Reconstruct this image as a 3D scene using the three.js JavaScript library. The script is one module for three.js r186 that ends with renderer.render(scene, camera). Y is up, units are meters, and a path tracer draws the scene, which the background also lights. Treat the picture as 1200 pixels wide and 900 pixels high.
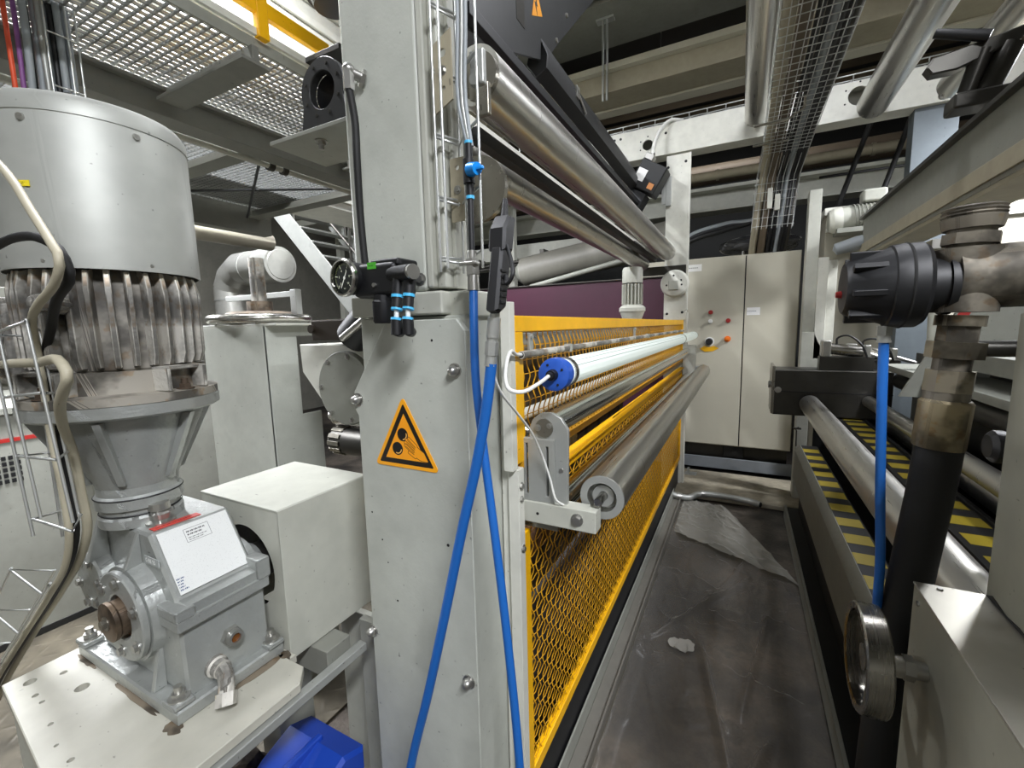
import * as THREE from 'three';
import { RoundedBoxGeometry } from 'three/addons/geometries/RoundedBoxGeometry.js';
import { mergeGeometries, toCreasedNormals } from 'three/addons/utils/BufferGeometryUtils.js';
import { RectAreaLightUniformsLib } from 'three/addons/lights/RectAreaLightUniformsLib.js';

// ---------------------------------------------------------------- camera, light, exposure
const scene = new THREE.Scene();
scene.background = new THREE.Color(0x000000);
const camera = new THREE.PerspectiveCamera(82.3, 4 / 3, 0.05, 60);
camera.position.set(0, 1.6, 0);
camera.rotation.order = 'YXZ';
camera.rotation.set(THREE.MathUtils.degToRad(-7.355), THREE.MathUtils.degToRad(27.62), THREE.MathUtils.degToRad(-1.38));
const renderer = new THREE.WebGLRenderer({ antialias: true });
renderer.toneMapping = THREE.LinearToneMapping;
renderer.toneMappingExposure = 4.4;
renderer.shadowMap.enabled = true;
RectAreaLightUniformsLib.init();
// x, y, z of the luminaire's centre, length, width, along x or z, intensity, tilt about its length
const LAMPS = [
  [-2.75, 3.5, 1.75, 1.5, 0.34, 'x', 8, 0.55, 'white fluorescent luminaire tilted towards the geared motor'],
  [2.1, 3.2, -4.0, 0.5, 0.2, 'x', 105, 0, 'white fluorescent luminaire above the striped roller machine'],
  [-2.3, 4.25, -1.2, 1.5, 0.3, 'z', 34, 0, 'white fluorescent luminaire above the grated walkway'],
  [1.35, 3.7, 0.9, 1.5, 0.3, 'z', 36, 0, 'white fluorescent luminaire hung above the valve'],
  [-4.3, 3.9, -2.5, 1.2, 0.3, 'x', 34, 0, 'added white fill luminaire above the steel stairs'],  // added fill, placed to brighten the stairs and the silver duct
  [-0.6, 4.9, -6.6, 1.5, 0.3, 'x', 6, 0, 'white fluorescent luminaire behind the control cabinet'],
  [-2.4, 2.9, -4.1, 1.2, 0.2, 'x', 7, 0, 'short white luminaire above the maroon panel'],
  [0.45, 4.3, -2.5, 1.2, 0.25, 'x', 20, 0, 'added white fill luminaire above the hanging cable tray'],  // added source that lifts the frame beam front and the trays
  [-3.1, 2.34, -0.85, 0.9, 0.2, 'z', 38, 0, 'added white fill luminaire under the grated walkway'],  // added behind the fan cover to light the dim space under the walkway
];

// ---------------------------------------------------------------- helpers
const V = (x, y, z) => new THREE.Vector3(x, y, z);
const UP = V(0, 1, 0);
let seedN = 7;
function rnd() { seedN = (seedN * 16807) % 2147483647; return seedN / 2147483647; }
const taken = new Map();
function numbered(name) {
  const n = taken.get(name) || 0; taken.set(name, n + 1);
  return n ? `${name}_${String(n).padStart(3, '0')}` : name;
}
function tag(o, label, category, group, kind) {
  if (label) o.userData.label = label;
  if (category) o.userData.category = category;
  if (group) o.userData.group = group;
  if (kind) o.userData.kind = kind;
  return o;
}
function thing(name, label, category, pos, group) {
  const g = new THREE.Group(); g.name = numbered(name); g.position.set(...pos); scene.add(g);
  return tag(g, label, category, group);
}
function worldOf(o) { const p = V(0, 0, 0); for (let q = o; q && q !== scene; q = q.parent) p.add(q.position); return p; }
function boxUV(g) {          // texture coordinates in metres on the face's main plane
  const p = g.attributes.position, n = g.attributes.normal, uv = new Float32Array(p.count * 2);
  for (let i = 0; i < p.count; i++) {
    const ax = Math.abs(n.getX(i)), ay = Math.abs(n.getY(i)), az = Math.abs(n.getZ(i));
    let u, v;
    if (ay >= ax && ay >= az) { u = p.getX(i); v = p.getZ(i); } else if (ax >= az) { u = p.getZ(i); v = p.getY(i); } else { u = p.getX(i); v = p.getY(i); }
    uv[2 * i] = u; uv[2 * i + 1] = v;
  }
  g.setAttribute('uv', new THREE.BufferAttribute(uv, 2));
}
function clean(g) {
  let h = g.index ? g.toNonIndexed() : g;
  for (const k of Object.keys(h.attributes)) if (k !== 'position' && k !== 'normal' && k !== 'uv') h.deleteAttribute(k);
  if (!h.attributes.normal) h.computeVertexNormals();
  return h;
}
function join(list, keepUV) {
  const a = (Array.isArray(list) ? list.flat(3) : [list]).map(clean);
  if (!keepUV) a.forEach((g) => g.deleteAttribute('uv'));
  const m = a.length === 1 ? a[0] : mergeGeometries(a, false);
  if (!keepUV) boxUV(m);
  return m;
}
function P(name, geo, mat, parent, label, keepUV) {      // a part, shape given in world coordinates
  const g = join(geo, keepUV), o = worldOf(parent);
  g.translate(-o.x, -o.y, -o.z);
  const m = new THREE.Mesh(g, mat); m.name = name; m.castShadow = m.receiveShadow = true;
  if (label) m.userData.label = label;
  parent.add(m); return m;
}
function one(name, geo, mat, label, category, group, kind, keepUV) {   // a thing of a single mesh
  const g = join(geo, keepUV); g.computeBoundingBox();
  const b = g.boundingBox, c = V((b.min.x + b.max.x) / 2, b.min.y, (b.min.z + b.max.z) / 2);
  g.translate(-c.x, -c.y, -c.z);
  const m = new THREE.Mesh(g, mat); m.name = numbered(name); m.position.copy(c); m.castShadow = m.receiveShadow = true; scene.add(m);
  return tag(m, label, category, group, kind);
}
const S = (name, geo, mat, label) => one(name, geo, mat, label, undefined, undefined, 'structure');
function bx(x0, x1, y0, y1, z0, z1, r = 0.003) {
  const w = Math.abs(x1 - x0), h = Math.abs(y1 - y0), d = Math.abs(z1 - z0);
  const q = Math.min(r, w / 2.5, h / 2.5, d / 2.5);
  const g = q > 0.0004 ? new RoundedBoxGeometry(w, h, d, 1, q) : new THREE.BoxGeometry(w, h, d);
  return g.translate((x0 + x1) / 2, (y0 + y1) / 2, (z0 + z1) / 2);
}
function along(g, p0, p1) {   // takes a shape built on +y from 0 and lays it from p0 towards p1
  const d = V(...p1).sub(V(...p0)).normalize();
  return g.applyQuaternion(new THREE.Quaternion().setFromUnitVectors(UP, d)).translate(...p0);
}
function cyl(p0, p1, r0, r1 = r0, seg = 28, open = false) {
  const L = V(...p0).distanceTo(V(...p1));
  let g = new THREE.CylinderGeometry(r1, r0, L, seg, 1, open).translate(0, L / 2, 0);
  if (seg <= 8 && r0 > 0.012) { g = g.toNonIndexed(); g.computeVertexNormals(); }     // flats of a nut
  return along(g, p0, p1);
}
function lathe(pts, p0, p1, seg = 40) {   // [radius, distance along] profile
  const g = new THREE.LatheGeometry(pts.map((p) => new THREE.Vector2(Math.max(p[0], 0.00001), p[1])), seg);
  return along(toCreasedNormals(g, 0.6), p0, p1);
}
function pipeGeo(p0, p1, ro, ri, seg = 32) {   // tube with open bore
  const L = V(...p0).distanceTo(V(...p1));
  return lathe([[ri, 0], [ro, 0], [ro, L], [ri, L], [ri, 0]], p0, p1, seg);
}
function hose(pts, r, seg = 48, rad = 10, closed = false) {
  return new THREE.TubeGeometry(new THREE.CatmullRomCurve3(pts.map((p) => V(...p)), closed, 'centripetal'), seg, r, rad, closed);
}
function bars(list, r, seg = 6) { return list.map(([a, b]) => cyl(a, b, r, r, seg)); }
const BASIS = { z: [0, 1, 2], x: [2, 1, 0], y: [0, 2, 1] };
function prism(axis, pts, a0, a1, bevel = 0, holes = []) {
  const sh = pts instanceof THREE.Shape ? pts : new THREE.Shape(pts.map((p) => new THREE.Vector2(...p)));
  holes.forEach((h) => sh.holes.push(h));
  const lo = Math.min(a0, a1), d = Math.abs(a1 - a0);
  const g = clean(new THREE.ExtrudeGeometry(sh, { depth: d - 2 * bevel, bevelEnabled: bevel > 0, bevelSize: bevel, bevelThickness: bevel, bevelOffset: -bevel, bevelSegments: 1, curveSegments: 24 }));
  const p = g.attributes.position, b = BASIS[axis], q = p.array.slice();
  const flip = axis !== 'z';
  for (let i = 0; i < p.count; i++) {
    let j = i; if (flip) { const k = i % 3; j = k === 1 ? i + 1 : k === 2 ? i - 1 : i; }
    const s = [q[3 * j], q[3 * j + 1], q[3 * j + 2] + lo + bevel], o = [0, 0, 0];
    o[b[0]] = s[0]; o[b[1]] = s[1]; o[b[2]] = s[2];
    p.setXYZ(i, ...o);
  }
  g.computeVertexNormals();
  return toCreasedNormals(g, 0.5);
}
function circ(x, y, r) { const h = new THREE.Path(); h.absarc(x, y, r, 0, Math.PI * 2, true); return h; }
function slot(x0, x1, y0, y1) { const h = new THREE.Path(); h.moveTo(x0, y0); h.lineTo(x0, y1); h.lineTo(x1, y1); h.lineTo(x1, y0); h.closePath(); return h; }
function strand(pts, r, sides = 4) {      // a thin bent wire through pts
  const n = pts.length, pos = [], nor = [], idx = [], t = V(0, 0, 0), a = V(0, 0, 0), b = V(0, 0, 0);
  for (let i = 0; i < n; i++) {
    const p = pts[i], q0 = pts[Math.max(0, i - 1)], q1 = pts[Math.min(n - 1, i + 1)];
    t.set(q1[0] - q0[0], q1[1] - q0[1], q1[2] - q0[2]).normalize();
    a.set(Math.abs(t.x) < 0.8 ? 1 : 0, Math.abs(t.x) < 0.8 ? 0 : 1, 0); a.addScaledVector(t, -a.dot(t)).normalize(); b.crossVectors(t, a);
    for (let k = 0; k < sides; k++) {
      const c = Math.cos((k / sides) * 2 * Math.PI), s = Math.sin((k / sides) * 2 * Math.PI);
      const nx = a.x * c + b.x * s, ny = a.y * c + b.y * s, nz = a.z * c + b.z * s;
      nor.push(nx, ny, nz); pos.push(p[0] + nx * r, p[1] + ny * r, p[2] + nz * r);
    }
  }
  for (let i = 0; i < n - 1; i++) for (let k = 0; k < sides; k++) {
    const k1 = (k + 1) % sides, A = i * sides + k, B = i * sides + k1, C = A + sides, D = B + sides;
    idx.push(A, B, D, A, D, C);
  }
  const g = new THREE.BufferGeometry();
  g.setAttribute('position', new THREE.Float32BufferAttribute(pos, 3)); g.setAttribute('normal', new THREE.Float32BufferAttribute(nor, 3)); g.setIndex(idx);
  return g;
}
// ---------------------------------------------------------------- textures
const hash = (x, y, s) => { let n = Math.imul(x | 0, 374761393) + Math.imul(y | 0, 668265263) + Math.imul(s | 0, 1274126177); n = Math.imul(n ^ (n >>> 13), 1274126177); return ((n ^ (n >>> 16)) >>> 0) / 4294967296; };
function vnoise(u, v, per, s) {
  const x = u * per, y = v * per, xi = Math.floor(x), yi = Math.floor(y), f = x - xi, g = y - yi;
  const sm = (t) => t * t * (3 - 2 * t), w = (i, j) => hash(((i % per) + per) % per, ((j % per) + per) % per, s);
  const a = w(xi, yi), b = w(xi + 1, yi), c = w(xi, yi + 1), d = w(xi + 1, yi + 1), F = sm(f), G = sm(g);
  return a + (b - a) * F + (c - a) * G + (a - b - c + d) * F * G;
}
function fbm(u, v, per, oct, s) { let t = 0, a = 0.5, n = 0; for (let i = 0; i < oct; i++) { t += a * vnoise(u, v, per << i, s + i); n += a; a *= 0.55; } return t / n; }
function tex(size, fn, colour = true, rep = 1, repY = rep) {
  const d = new Uint8Array(size * size * 4);
  for (let y = 0; y < size; y++) for (let x = 0; x < size; x++) {
    let c = fn(x / size, y / size); if (!Array.isArray(c)) c = [c, c, c];
    const i = 4 * (y * size + x);
    for (let k = 0; k < 3; k++) d[i + k] = Math.max(0, Math.min(255, c[k] * 255)); d[i + 3] = 255;
  }
  const t = new THREE.DataTexture(d, size, size); t.wrapS = t.wrapT = THREE.RepeatWrapping; t.magFilter = THREE.LinearFilter; t.minFilter = THREE.LinearMipmapLinearFilter; t.generateMipmaps = true;
  if (colour) t.colorSpace = THREE.SRGBColorSpace; t.repeat.set(rep, repY); t.needsUpdate = true; return t;
}
function drawn(w, h, fn) {
  const c = document.createElement('canvas'); c.width = w; c.height = h; const x = c.getContext('2d'); fn(x, w, h);
  const t = new THREE.CanvasTexture(c); t.colorSpace = THREE.SRGBColorSpace; return t;
}
const sst = (a, b, x) => { const t = Math.max(0, Math.min(1, (x - a) / (b - a))); return t * t * (3 - 2 * t); };
const grimeT = tex(512, (u, v) => {      // light wear: blotches, a few specks and scuffs
  const b = fbm(u, v, 4, 5, 3), s = vnoise(u, v, 90, 21);
  const f = fbm(u, v, 24, 3, 61), k = 0.94 + 0.12 * (b - 0.5) + 0.06 * (f - 0.5) - 0.3 * sst(0.96, 0.99, s) - 0.12 * sst(0.62, 0.78, b) * f;
  return [k, k * 0.995, k * 0.975];
}, true, 1.1);
const softT = tex(256, (u, v) => { const k = 0.97 + 0.06 * (fbm(u, v, 4, 4, 23) - 0.5); return [k, k, k]; }, true, 0.7);
const dirtyT = tex(512, (u, v) => {      // oily, rust-spotted casting
  const b = fbm(u, v, 5, 5, 43), c = fbm(u, v, 16, 4, 77), r = 0.45 * sst(0.58, 0.76, c);
  const k = 0.55 + 0.55 * sst(0.25, 0.7, b);
  return [k * (1 - 0.15 * r), k * (1 - 0.3 * r), k * (1 - 0.45 * r)];
}, true, 3);
const roughT = tex(256, (u, v) => { const k = 0.65 + 0.5 * (fbm(u, v, 8, 4, 5) - 0.5); return [k, k, k]; }, false, 2);
const peelT = tex(256, (u, v) => fbm(u, v, 32, 3, 15), false, 5);
const castT = tex(256, (u, v) => fbm(u, v, 20, 4, 65), false, 5);
const brushT = tex(256, (u, v) => { const k = 0.6 + 0.4 * (0.6 * vnoise(u, v * 0.02, 128, 4) + 0.4 * vnoise(u, v * 0.02, 40, 8)); return [k, k, k]; }, false, 3);
const floorT = tex(1024, (u, v) => {
  const a = fbm(u, v, 5, 6, 91), b = fbm(u, v, 14, 5, 17), c = vnoise(u, v, 200, 51);
  const k = 0.21 + 0.46 * (a - 0.5) + 0.34 * (b - 0.5) + 0.06 * (c - 0.5), st = sst(0.58, 0.7, b) * 0.35;
  return [k * (1 - st), k * 0.91 * (1 - st), k * 0.81 * (1 - st)];
}, true, 0.45);
const sillT = tex(512, (u, v) => { const a = fbm(u, v, 6, 6, 191), b = fbm(u, v, 30, 3, 11); const k = 0.66 + 0.34 * (a - 0.5) + 0.14 * (b - 0.5); return [k, k * 0.97, k * 0.9]; }, true, 0.9);
const checkT = tex(256, (u, v) => {      // raised tear pattern of checker plate
  const g = (x, y, dx, dy) => { const p = (x * dx + y * dy), q = (-x * dy + y * dx); return Math.exp(-(p * p) / 0.0009 - (q * q) / 0.00009); };
  let h = 0; const n = 4;
  for (let i = -1; i <= n; i++) for (let j = -1; j <= n; j++) { const a = (i + j) % 2 ? 0.7071 : -0.7071; h = Math.max(h, g((u - (i + 0.5) / n) * 0.35, (v - (j + 0.5) / n) * 0.35, 0.7071, a)); }
  return h;
}, false, 3);
const checkC = tex(512, (u, v) => { const a = fbm(u, v, 6, 5, 291), k = 0.42 + 0.4 * (a - 0.5); return [k, k * 0.96, k * 0.88]; }, true, 1.2);
// ---------------------------------------------------------------- materials
const mat = (o) => new THREE.MeshStandardMaterial({ side: THREE.DoubleSide, ...o });
const phys = (o) => new THREE.MeshPhysicalMaterial({ side: THREE.DoubleSide, ...o });
const M = {
  paint: mat({ color: 0xc2c6c0, map: grimeT, roughness: 0.42, bumpMap: peelT, bumpScale: 0.00022 }),
  paintFlat: mat({ color: 0xc0c2ba, map: grimeT, roughness: 0.5 }),
  paintDark: mat({ color: 0x8f918a, map: grimeT, roughness: 0.55 }),
  cabinet: mat({ color: 0xc4c0ae, map: softT, roughness: 0.5 }),
  white: mat({ color: 0xdedfd8, map: grimeT, roughness: 0.45 }),
  silver: mat({ color: 0xb4b8b8, map: grimeT, metalness: 0.5, roughness: 0.38, bumpMap: castT, bumpScale: 0.0012 }),
  cowl: mat({ color: 0xb9bcb9, map: grimeT, metalness: 0.3, roughness: 0.5 }),
  cast: mat({ color: 0xc6c3ba, map: dirtyT, metalness: 0.3, roughness: 0.6, bumpMap: castT, bumpScale: 0.002 }),
  steel: mat({ color: 0xb9b7b1, metalness: 1, roughness: 0.3, roughnessMap: brushT }),
  paintShaded: mat({ color: 0x97968a, map: grimeT, roughness: 0.5 }),  // same machine paint, darkened to put the right-hand shade into the colour
  steelDull: mat({ color: 0x98958d, map: grimeT, metalness: 0.85, roughness: 0.5, roughnessMap: roughT }),
  chrome: mat({ color: 0xc8c7c2, metalness: 1, roughness: 0.14 }),
  roller: mat({ color: 0xc4c2bc, metalness: 1, roughness: 0.4, roughnessMap: brushT }),
  wire: mat({ color: 0xc6c8c5, metalness: 0.75, roughness: 0.36 }),
  zinc: mat({ color: 0xb4b7b6, map: grimeT, metalness: 0.45, roughness: 0.45 }),
  bolt: mat({ color: 0xb4b3ae, metalness: 0.9, roughness: 0.32 }),
  rustBolt: mat({ color: 0x55483c, metalness: 0.5, roughness: 0.7 }),
  rust: mat({ color: 0x8a6a52, map: dirtyT, metalness: 0.4, roughness: 0.65 }),
  brown: mat({ color: 0x6e6252, map: grimeT, roughness: 0.6, metalness: 0.2 }),
  beigeBeam: mat({ color: 0xa9a28e, map: grimeT, roughness: 0.6 }),
  dark: mat({ color: 0x262728, map: grimeT, roughness: 0.5, metalness: 0.2 }),
  darkSteel: mat({ color: 0x4a4946, map: grimeT, roughness: 0.4, metalness: 0.7 }),
  black: mat({ color: 0x0b0c0f, roughness: 0.52 }),
  rubber: mat({ color: 0x0e0e0d, roughness: 0.68 }),
  yellow: mat({ color: 0xffc006, map: grimeT, roughness: 0.42 }),
  mesh: mat({ color: 0xd9a01a, map: grimeT, roughness: 0.5 }),
  blueHose: mat({ color: 0x1c5fae, roughness: 0.38 }),
  blueCap: mat({ color: 0x2a57b4, roughness: 0.36 }),
  blueBin: mat({ color: 0x1a42a8, roughness: 0.4 }),
  aqua: mat({ color: 0x4ab2e0, roughness: 0.4 }),
  maroon: mat({ color: 0x3d0a27, map: grimeT, roughness: 0.5 }),
  orange: mat({ color: 0xe0552e, roughness: 0.5 }),
  purple: mat({ color: 0x84508c, roughness: 0.5 }),
  beigeCable: mat({ color: 0xbab4a0, map: grimeT, roughness: 0.55 }),
  greyCable: mat({ color: 0x8f9598, roughness: 0.5 }),
  whiteCable: mat({ color: 0xe0e0da, roughness: 0.45 }),
  red: mat({ color: 0xa02420, roughness: 0.4 }),
  orangeKnob: mat({ color: 0xe07012, roughness: 0.4 }),
  tubeWhite: mat({ color: 0xf2f4f2, roughness: 0.3 }),
  label: mat({ color: 0xe8e8e4, roughness: 0.5 }),
  rag: mat({ color: 0x5a5048, map: dirtyT, roughness: 0.95 }),
  duct: mat({ color: 0xc6c7c5, map: grimeT, metalness: 0.55, roughness: 0.34 }),
  hall: mat({ color: 0x3c3d3c, roughness: 0.85 }),
  wall: mat({ color: 0x8c8b84, map: grimeT, roughness: 0.8 }),
  floor: mat({ color: 0xffffff, map: floorT, roughness: 0.55, bumpMap: castT, bumpScale: 0.002 }),
  sill: mat({ color: 0xd8d4c8, map: sillT, roughness: 0.8 }),
  checker: mat({ color: 0xd0ccc0, map: checkC, roughness: 0.5, metalness: 0.3, bumpMap: checkT, bumpScale: 0.003 }),
  lamp: mat({ color: 0xffffff, emissive: 0xfafaff, emissiveIntensity: 3 }),
  film: phys({ color: 0xeeeae2, transmission: 0.93, thickness: 0, roughness: 0.3, ior: 1.28, specularIntensity: 0.5 }),
  filmFold: phys({ color: 0xc6c4ba, transmission: 0.68, thickness: 0, roughness: 0.35, ior: 1.3 }),
  frosted: phys({ color: 0xeef6f0, roughness: 0.4, emissive: 0xf0fff6, emissiveIntensity: 0.07 }),
  gratingBar: mat({ color: 0x9c9fa0, map: grimeT, metalness: 0.4, roughness: 0.5 }),
  mezz: mat({ color: 0x777872, map: grimeT, roughness: 0.55 }),
  greasy: mat({ color: 0x7c766a, map: dirtyT, metalness: 0.6, roughness: 0.58 }),
};
// shared hardware
const flat = (g) => { g = g.toNonIndexed(); g.computeVertexNormals(); return g; };
const hexG = join([flat(new THREE.CylinderGeometry(1, 1, 0.7, 6)).translate(0, 0.6, 0), new THREE.CylinderGeometry(1.5, 1.5, 0.25, 16).translate(0, 0.12, 0)]);
const studG = join([flat(new THREE.CylinderGeometry(1, 1, 0.8, 6)).translate(0, 0.65, 0), new THREE.CylinderGeometry(1.5, 1.5, 0.25, 16).translate(0, 0.12, 0), new THREE.CylinderGeometry(0.6, 0.6, 1.3, 12).translate(0, 1.4, 0)]);
const domeG = join([new THREE.CylinderGeometry(1.35, 1.35, 0.25, 20).translate(0, 0.12, 0), new THREE.SphereGeometry(1, 18, 10, 0, Math.PI * 2, 0, Math.PI / 2).scale(1, 1.25, 1).translate(0, 0.5, 0), new THREE.CylinderGeometry(1.02, 1.02, 0.4, 6).translate(0, 0.35, 0)]);
const capG = join([new THREE.CylinderGeometry(0.85, 1, 0.6, 16).translate(0, 0.3, 0)]);
const DIR = { x: V(1, 0, 0), '-x': V(-1, 0, 0), y: V(0, 1, 0), '-y': V(0, -1, 0), z: V(0, 0, 1), '-z': V(0, 0, -1) };
function bolt(parent, pos, dir, s, g = hexG, m = M.bolt, name = 'bolt') {
  const o = worldOf(parent), b = new THREE.Mesh(g, m); b.name = name; b.castShadow = b.receiveShadow = true;
  b.position.set(pos[0] - o.x, pos[1] - o.y, pos[2] - o.z); b.quaternion.setFromUnitVectors(UP, typeof dir === 'string' ? DIR[dir] : V(...dir).normalize()); b.scale.setScalar(s);
  parent.add(b); return b;
}
function decal(name, parent, c, n, up, w, h, t, label) {   // a printed plate or sticker, t thick
  const N = V(...n).normalize(), U = V(...up).addScaledVector(N, -V(...up).dot(N)).normalize(), R = V(0, 0, 0).crossVectors(U, N);
  const g = new THREE.BoxGeometry(w, h, 0.0015); g.applyMatrix4(new THREE.Matrix4().makeBasis(R, U, N)).translate(...c);
  return P(name, g, mat({ map: t, roughness: 0.45 }), parent, label, true);
}
const scribble = (x, x0, y0, w, h, n, col) => { x.strokeStyle = col; x.lineWidth = Math.max(1, h * 0.5 / n); for (let i = 0; i < n; i++) { const y = y0 + (h * (i + 0.5)) / n; x.setLineDash([6, 3, 9, 4, 3, 5]); x.lineDashOffset = i * 7; x.beginPath(); x.moveTo(x0, y); x.lineTo(x0 + w * (0.6 + 0.4 * hash(i, 3, 5)), y); x.stroke(); } x.setLineDash([]); };
// ---------------------------------------------------------------- the setting
S('floor', bx(-8, 4.6, -0.2, 0, -9.5, 3.6, 0), M.floor);
S('floor_plate', bx(-6, -1.45, 0.001, 0.012, -3.4, 1.2, 0.002), M.checker);
S('ceiling', bx(-8, 4.6, 5.6, 5.8, -9.5, 3.6, 0), M.hall);
S('wall_back', bx(-8, 4.6, 0, 5.6, -9.7, -9.5, 0), M.hall);
S('wall_front', bx(-8, 4.6, 0, 5.6, 3.6, 3.8, 0), M.wall);
S('wall_left', bx(-8.2, -8, 0, 5.6, -9.5, 3.6, 0), M.wall);
S('wall_right', bx(4.6, 4.8, 0, 5.6, -9.5, 3.6, 0), M.wall);
S('floor_sill', bx(-0.62, 1.6, 0.001, 0.05, -4.92, -4.18, 0.012), M.sill);

LAMPS.forEach(([x, y, z, L, W, ax, I, tilt, label]) => {
  const g = thing('ceiling_light', label, 'light', [x, y, z], 'fluorescent luminaires of the hall');
  const rot = new THREE.Matrix4().makeTranslation(x, y, z).multiply(ax === 'x' ? new THREE.Matrix4().makeRotationX(-tilt) : new THREE.Matrix4().makeRotationY(Math.PI / 2));
  const q = (geo) => geo.applyMatrix4(rot);
  P('housing', [q(bx(-L / 2, L / 2, 0.01, 0.07, -W / 2, W / 2, 0.01)), q(bx(-L / 2, L / 2, -0.02, 0.01, -W / 2 - 0.006, -W / 2)), q(bx(-L / 2, L / 2, -0.02, 0.01, W / 2, W / 2 + 0.006))], M.white, g);
  P('diffuser', q(bx(-L / 2 + 0.01, L / 2 - 0.01, -0.008, 0.008, -W / 2 + 0.01, W / 2 - 0.01)), M.lamp, g);
  P('hanger', [-L / 3, L / 3].map((d) => { const p = V(d, 0.06, 0).applyMatrix4(rot); return cyl([p.x, p.y, p.z], [p.x, y < 2.5 ? 2.56 : 5.6, p.z], 0.004, 0.004, 6); }), M.wire, g);
  const r = new THREE.RectAreaLight(0xf7f9ff, I, L, W);
  const n = V(0, -1, 0).transformDirection(rot), p = V(0, -0.02, 0).applyMatrix4(rot);
  r.position.copy(p); scene.add(r); r.up.set(0, 0, 1); r.lookAt(p.clone().add(n)); if (ax === 'z') r.rotateZ(Math.PI / 2);
});

// ceiling beams, ducts and pipes above the aisle
[[-4.0], [-4.95]].forEach(([z], i) => one('steel_beam', [bx(-7.5, 4.5, 4.68, 4.71, z - 0.36, z + 0.36), bx(-7.5, 4.5, 4.71, 5.2, z - 0.02, z + 0.02), bx(-7.5, 4.5, 5.2, 5.23, z - 0.36, z + 0.36)], M.paintDark,
  ['broad dark grey ceiling girder nearest the black hood', 'broad dark grey ceiling girder just in front of the beige trunking'][i], 'beam'));
{
  const g = thing('cable_duct', 'pale beige trunking across the ceiling with a light strip along its edge', 'duct', [-1, 4.1, -5.05]);
  P('trunking', [bx(-4.5, 2.6, 4.02, 4.24, -5.3, -4.9, 0.01)], M.beigeBeam, g);
  P('flange', [bx(-4.5, 2.6, 4.2, 4.26, -4.9, -4.82, 0.004), bx(-4.5, 2.6, 3.995, 4.018, -5.42, -5.26, 0.004)], M.cabinet, g);
  [-1.35, 0.35].forEach((x) => P('hanger', [bx(x - 0.03, x - 0.012, 3.9, 4.66, -4.815, -4.795, 0), bx(x + 0.012, x + 0.03, 3.9, 4.66, -4.815, -4.795, 0), bx(x - 0.09, x + 0.09, 4.66, 4.68, -4.86, -4.78, 0)], M.wire, g));
}
one('ceiling_duct', [bx(-5, 3, 4.3, 4.62, -6.3, -5.9, 0.01), bx(-5, 3, 4.02, 4.12, -6.2, -5.95, 0.01)], M.brown, 'brown sheet metal duct behind the pale beige trunking', 'duct');
one('pipe', [cyl([-5, 4.15, -6.75], [3, 4.15, -6.75], 0.13), ...[-3.2, -1.1, 1.0].map((x) => cyl([x, 4.15, -6.75], [x + 0.05, 4.15, -6.75], 0.15))], M.brown, 'thick brown insulated pipe under the ceiling', 'pipe');
one('pipe', [cyl([-5, 3.62, -7.0], [3.5, 3.62, -7.0], 0.06), ...[-2.2, -0.4, 1.3].map((x) => cyl([x, 3.62, -7.0], [x + 0.04, 3.62, -7.0], 0.075))], M.beigeBeam, 'slim beige pipe behind the pale machine frame beam', 'pipe');
one('pipe', [cyl([-5, 3.78, -7.5], [3.5, 3.78, -7.5], 0.14), cyl([0.2, 3.78, -7.5], [0.26, 3.78, -7.5], 0.16)], M.brown, 'dull brown pipe along the back wall', 'pipe');
one('steel_beam', [bx(-4.2, 3.2, 3.02, 3.05, -6.72, -6.42), bx(-4.2, 3.2, 3.05, 3.28, -6.6, -6.57), bx(-4.2, 3.2, 3.28, 3.32, -6.72, -6.42)], M.paintFlat, 'light grey channel beam running behind the control cabinet', 'beam');
one('steel_beam', [bx(-5.2, -1.2, 2.62, 2.82, -6.3, -6.1), bx(-5.2, -1.2, 2.5, 2.53, -6.35, -6.05)], M.paintFlat, 'light grey cross beam behind the maroon panel', 'beam');
one('pipe', [cyl([-4.2, 2.42, -5.6], [-0.9, 2.6, -5.6], 0.025), cyl([-4.2, 2.36, -5.5], [-0.9, 2.54, -5.5], 0.018), ...[-3.4, -2.4, -1.5].map((x) => bx(x, x + 0.06, 2.36 + (x + 4.6) * 0.049, 2.5 + (x + 4.6) * 0.049, -5.64, -5.46))], M.darkSteel, 'pair of thin dark pipes above the grey roll', 'pipe');
{ // small rod frame of the windows between the beam and the column
  const g = thing('rail_frame', 'dark twin slide rails behind the pale frame beam', 'rail', [0.9, 2.7, -5.4]);
  [0.72, 1.02].forEach((x) => P('rail', [cyl([x, 2.555, -5.16], [x + 0.3, 3.5, -5.5], 0.022)], M.dark, g));
  P('crossbar', cyl([0.6, 2.95, -5.3], [1.4, 2.95, -5.3], 0.012), M.dark, g);
}
// far hall: rows of dim machinery
{
  const g = thing('machine_housing', 'large dim grey machine housing far behind the gear motor', 'machine', [-5.2, 0, -7.2]);
  P('body', [bx(-7.2, -3.2, 0, 1.9, -7.8, -6.8, 0.02)], M.paintFlat, g);
  P('door', [bx(-6.9, -5.4, 0.3, 1.75, -6.8, -6.77, 0.008)], M.paintFlat, g); P('door', [bx(-5.2, -3.6, 0.3, 1.75, -6.8, -6.77, 0.008)], M.paintFlat, g);
  P('plinth', bx(-7.15, -3.25, 0, 0.25, -6.79, -6.76, 0.002), M.dark, g);
}
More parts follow.
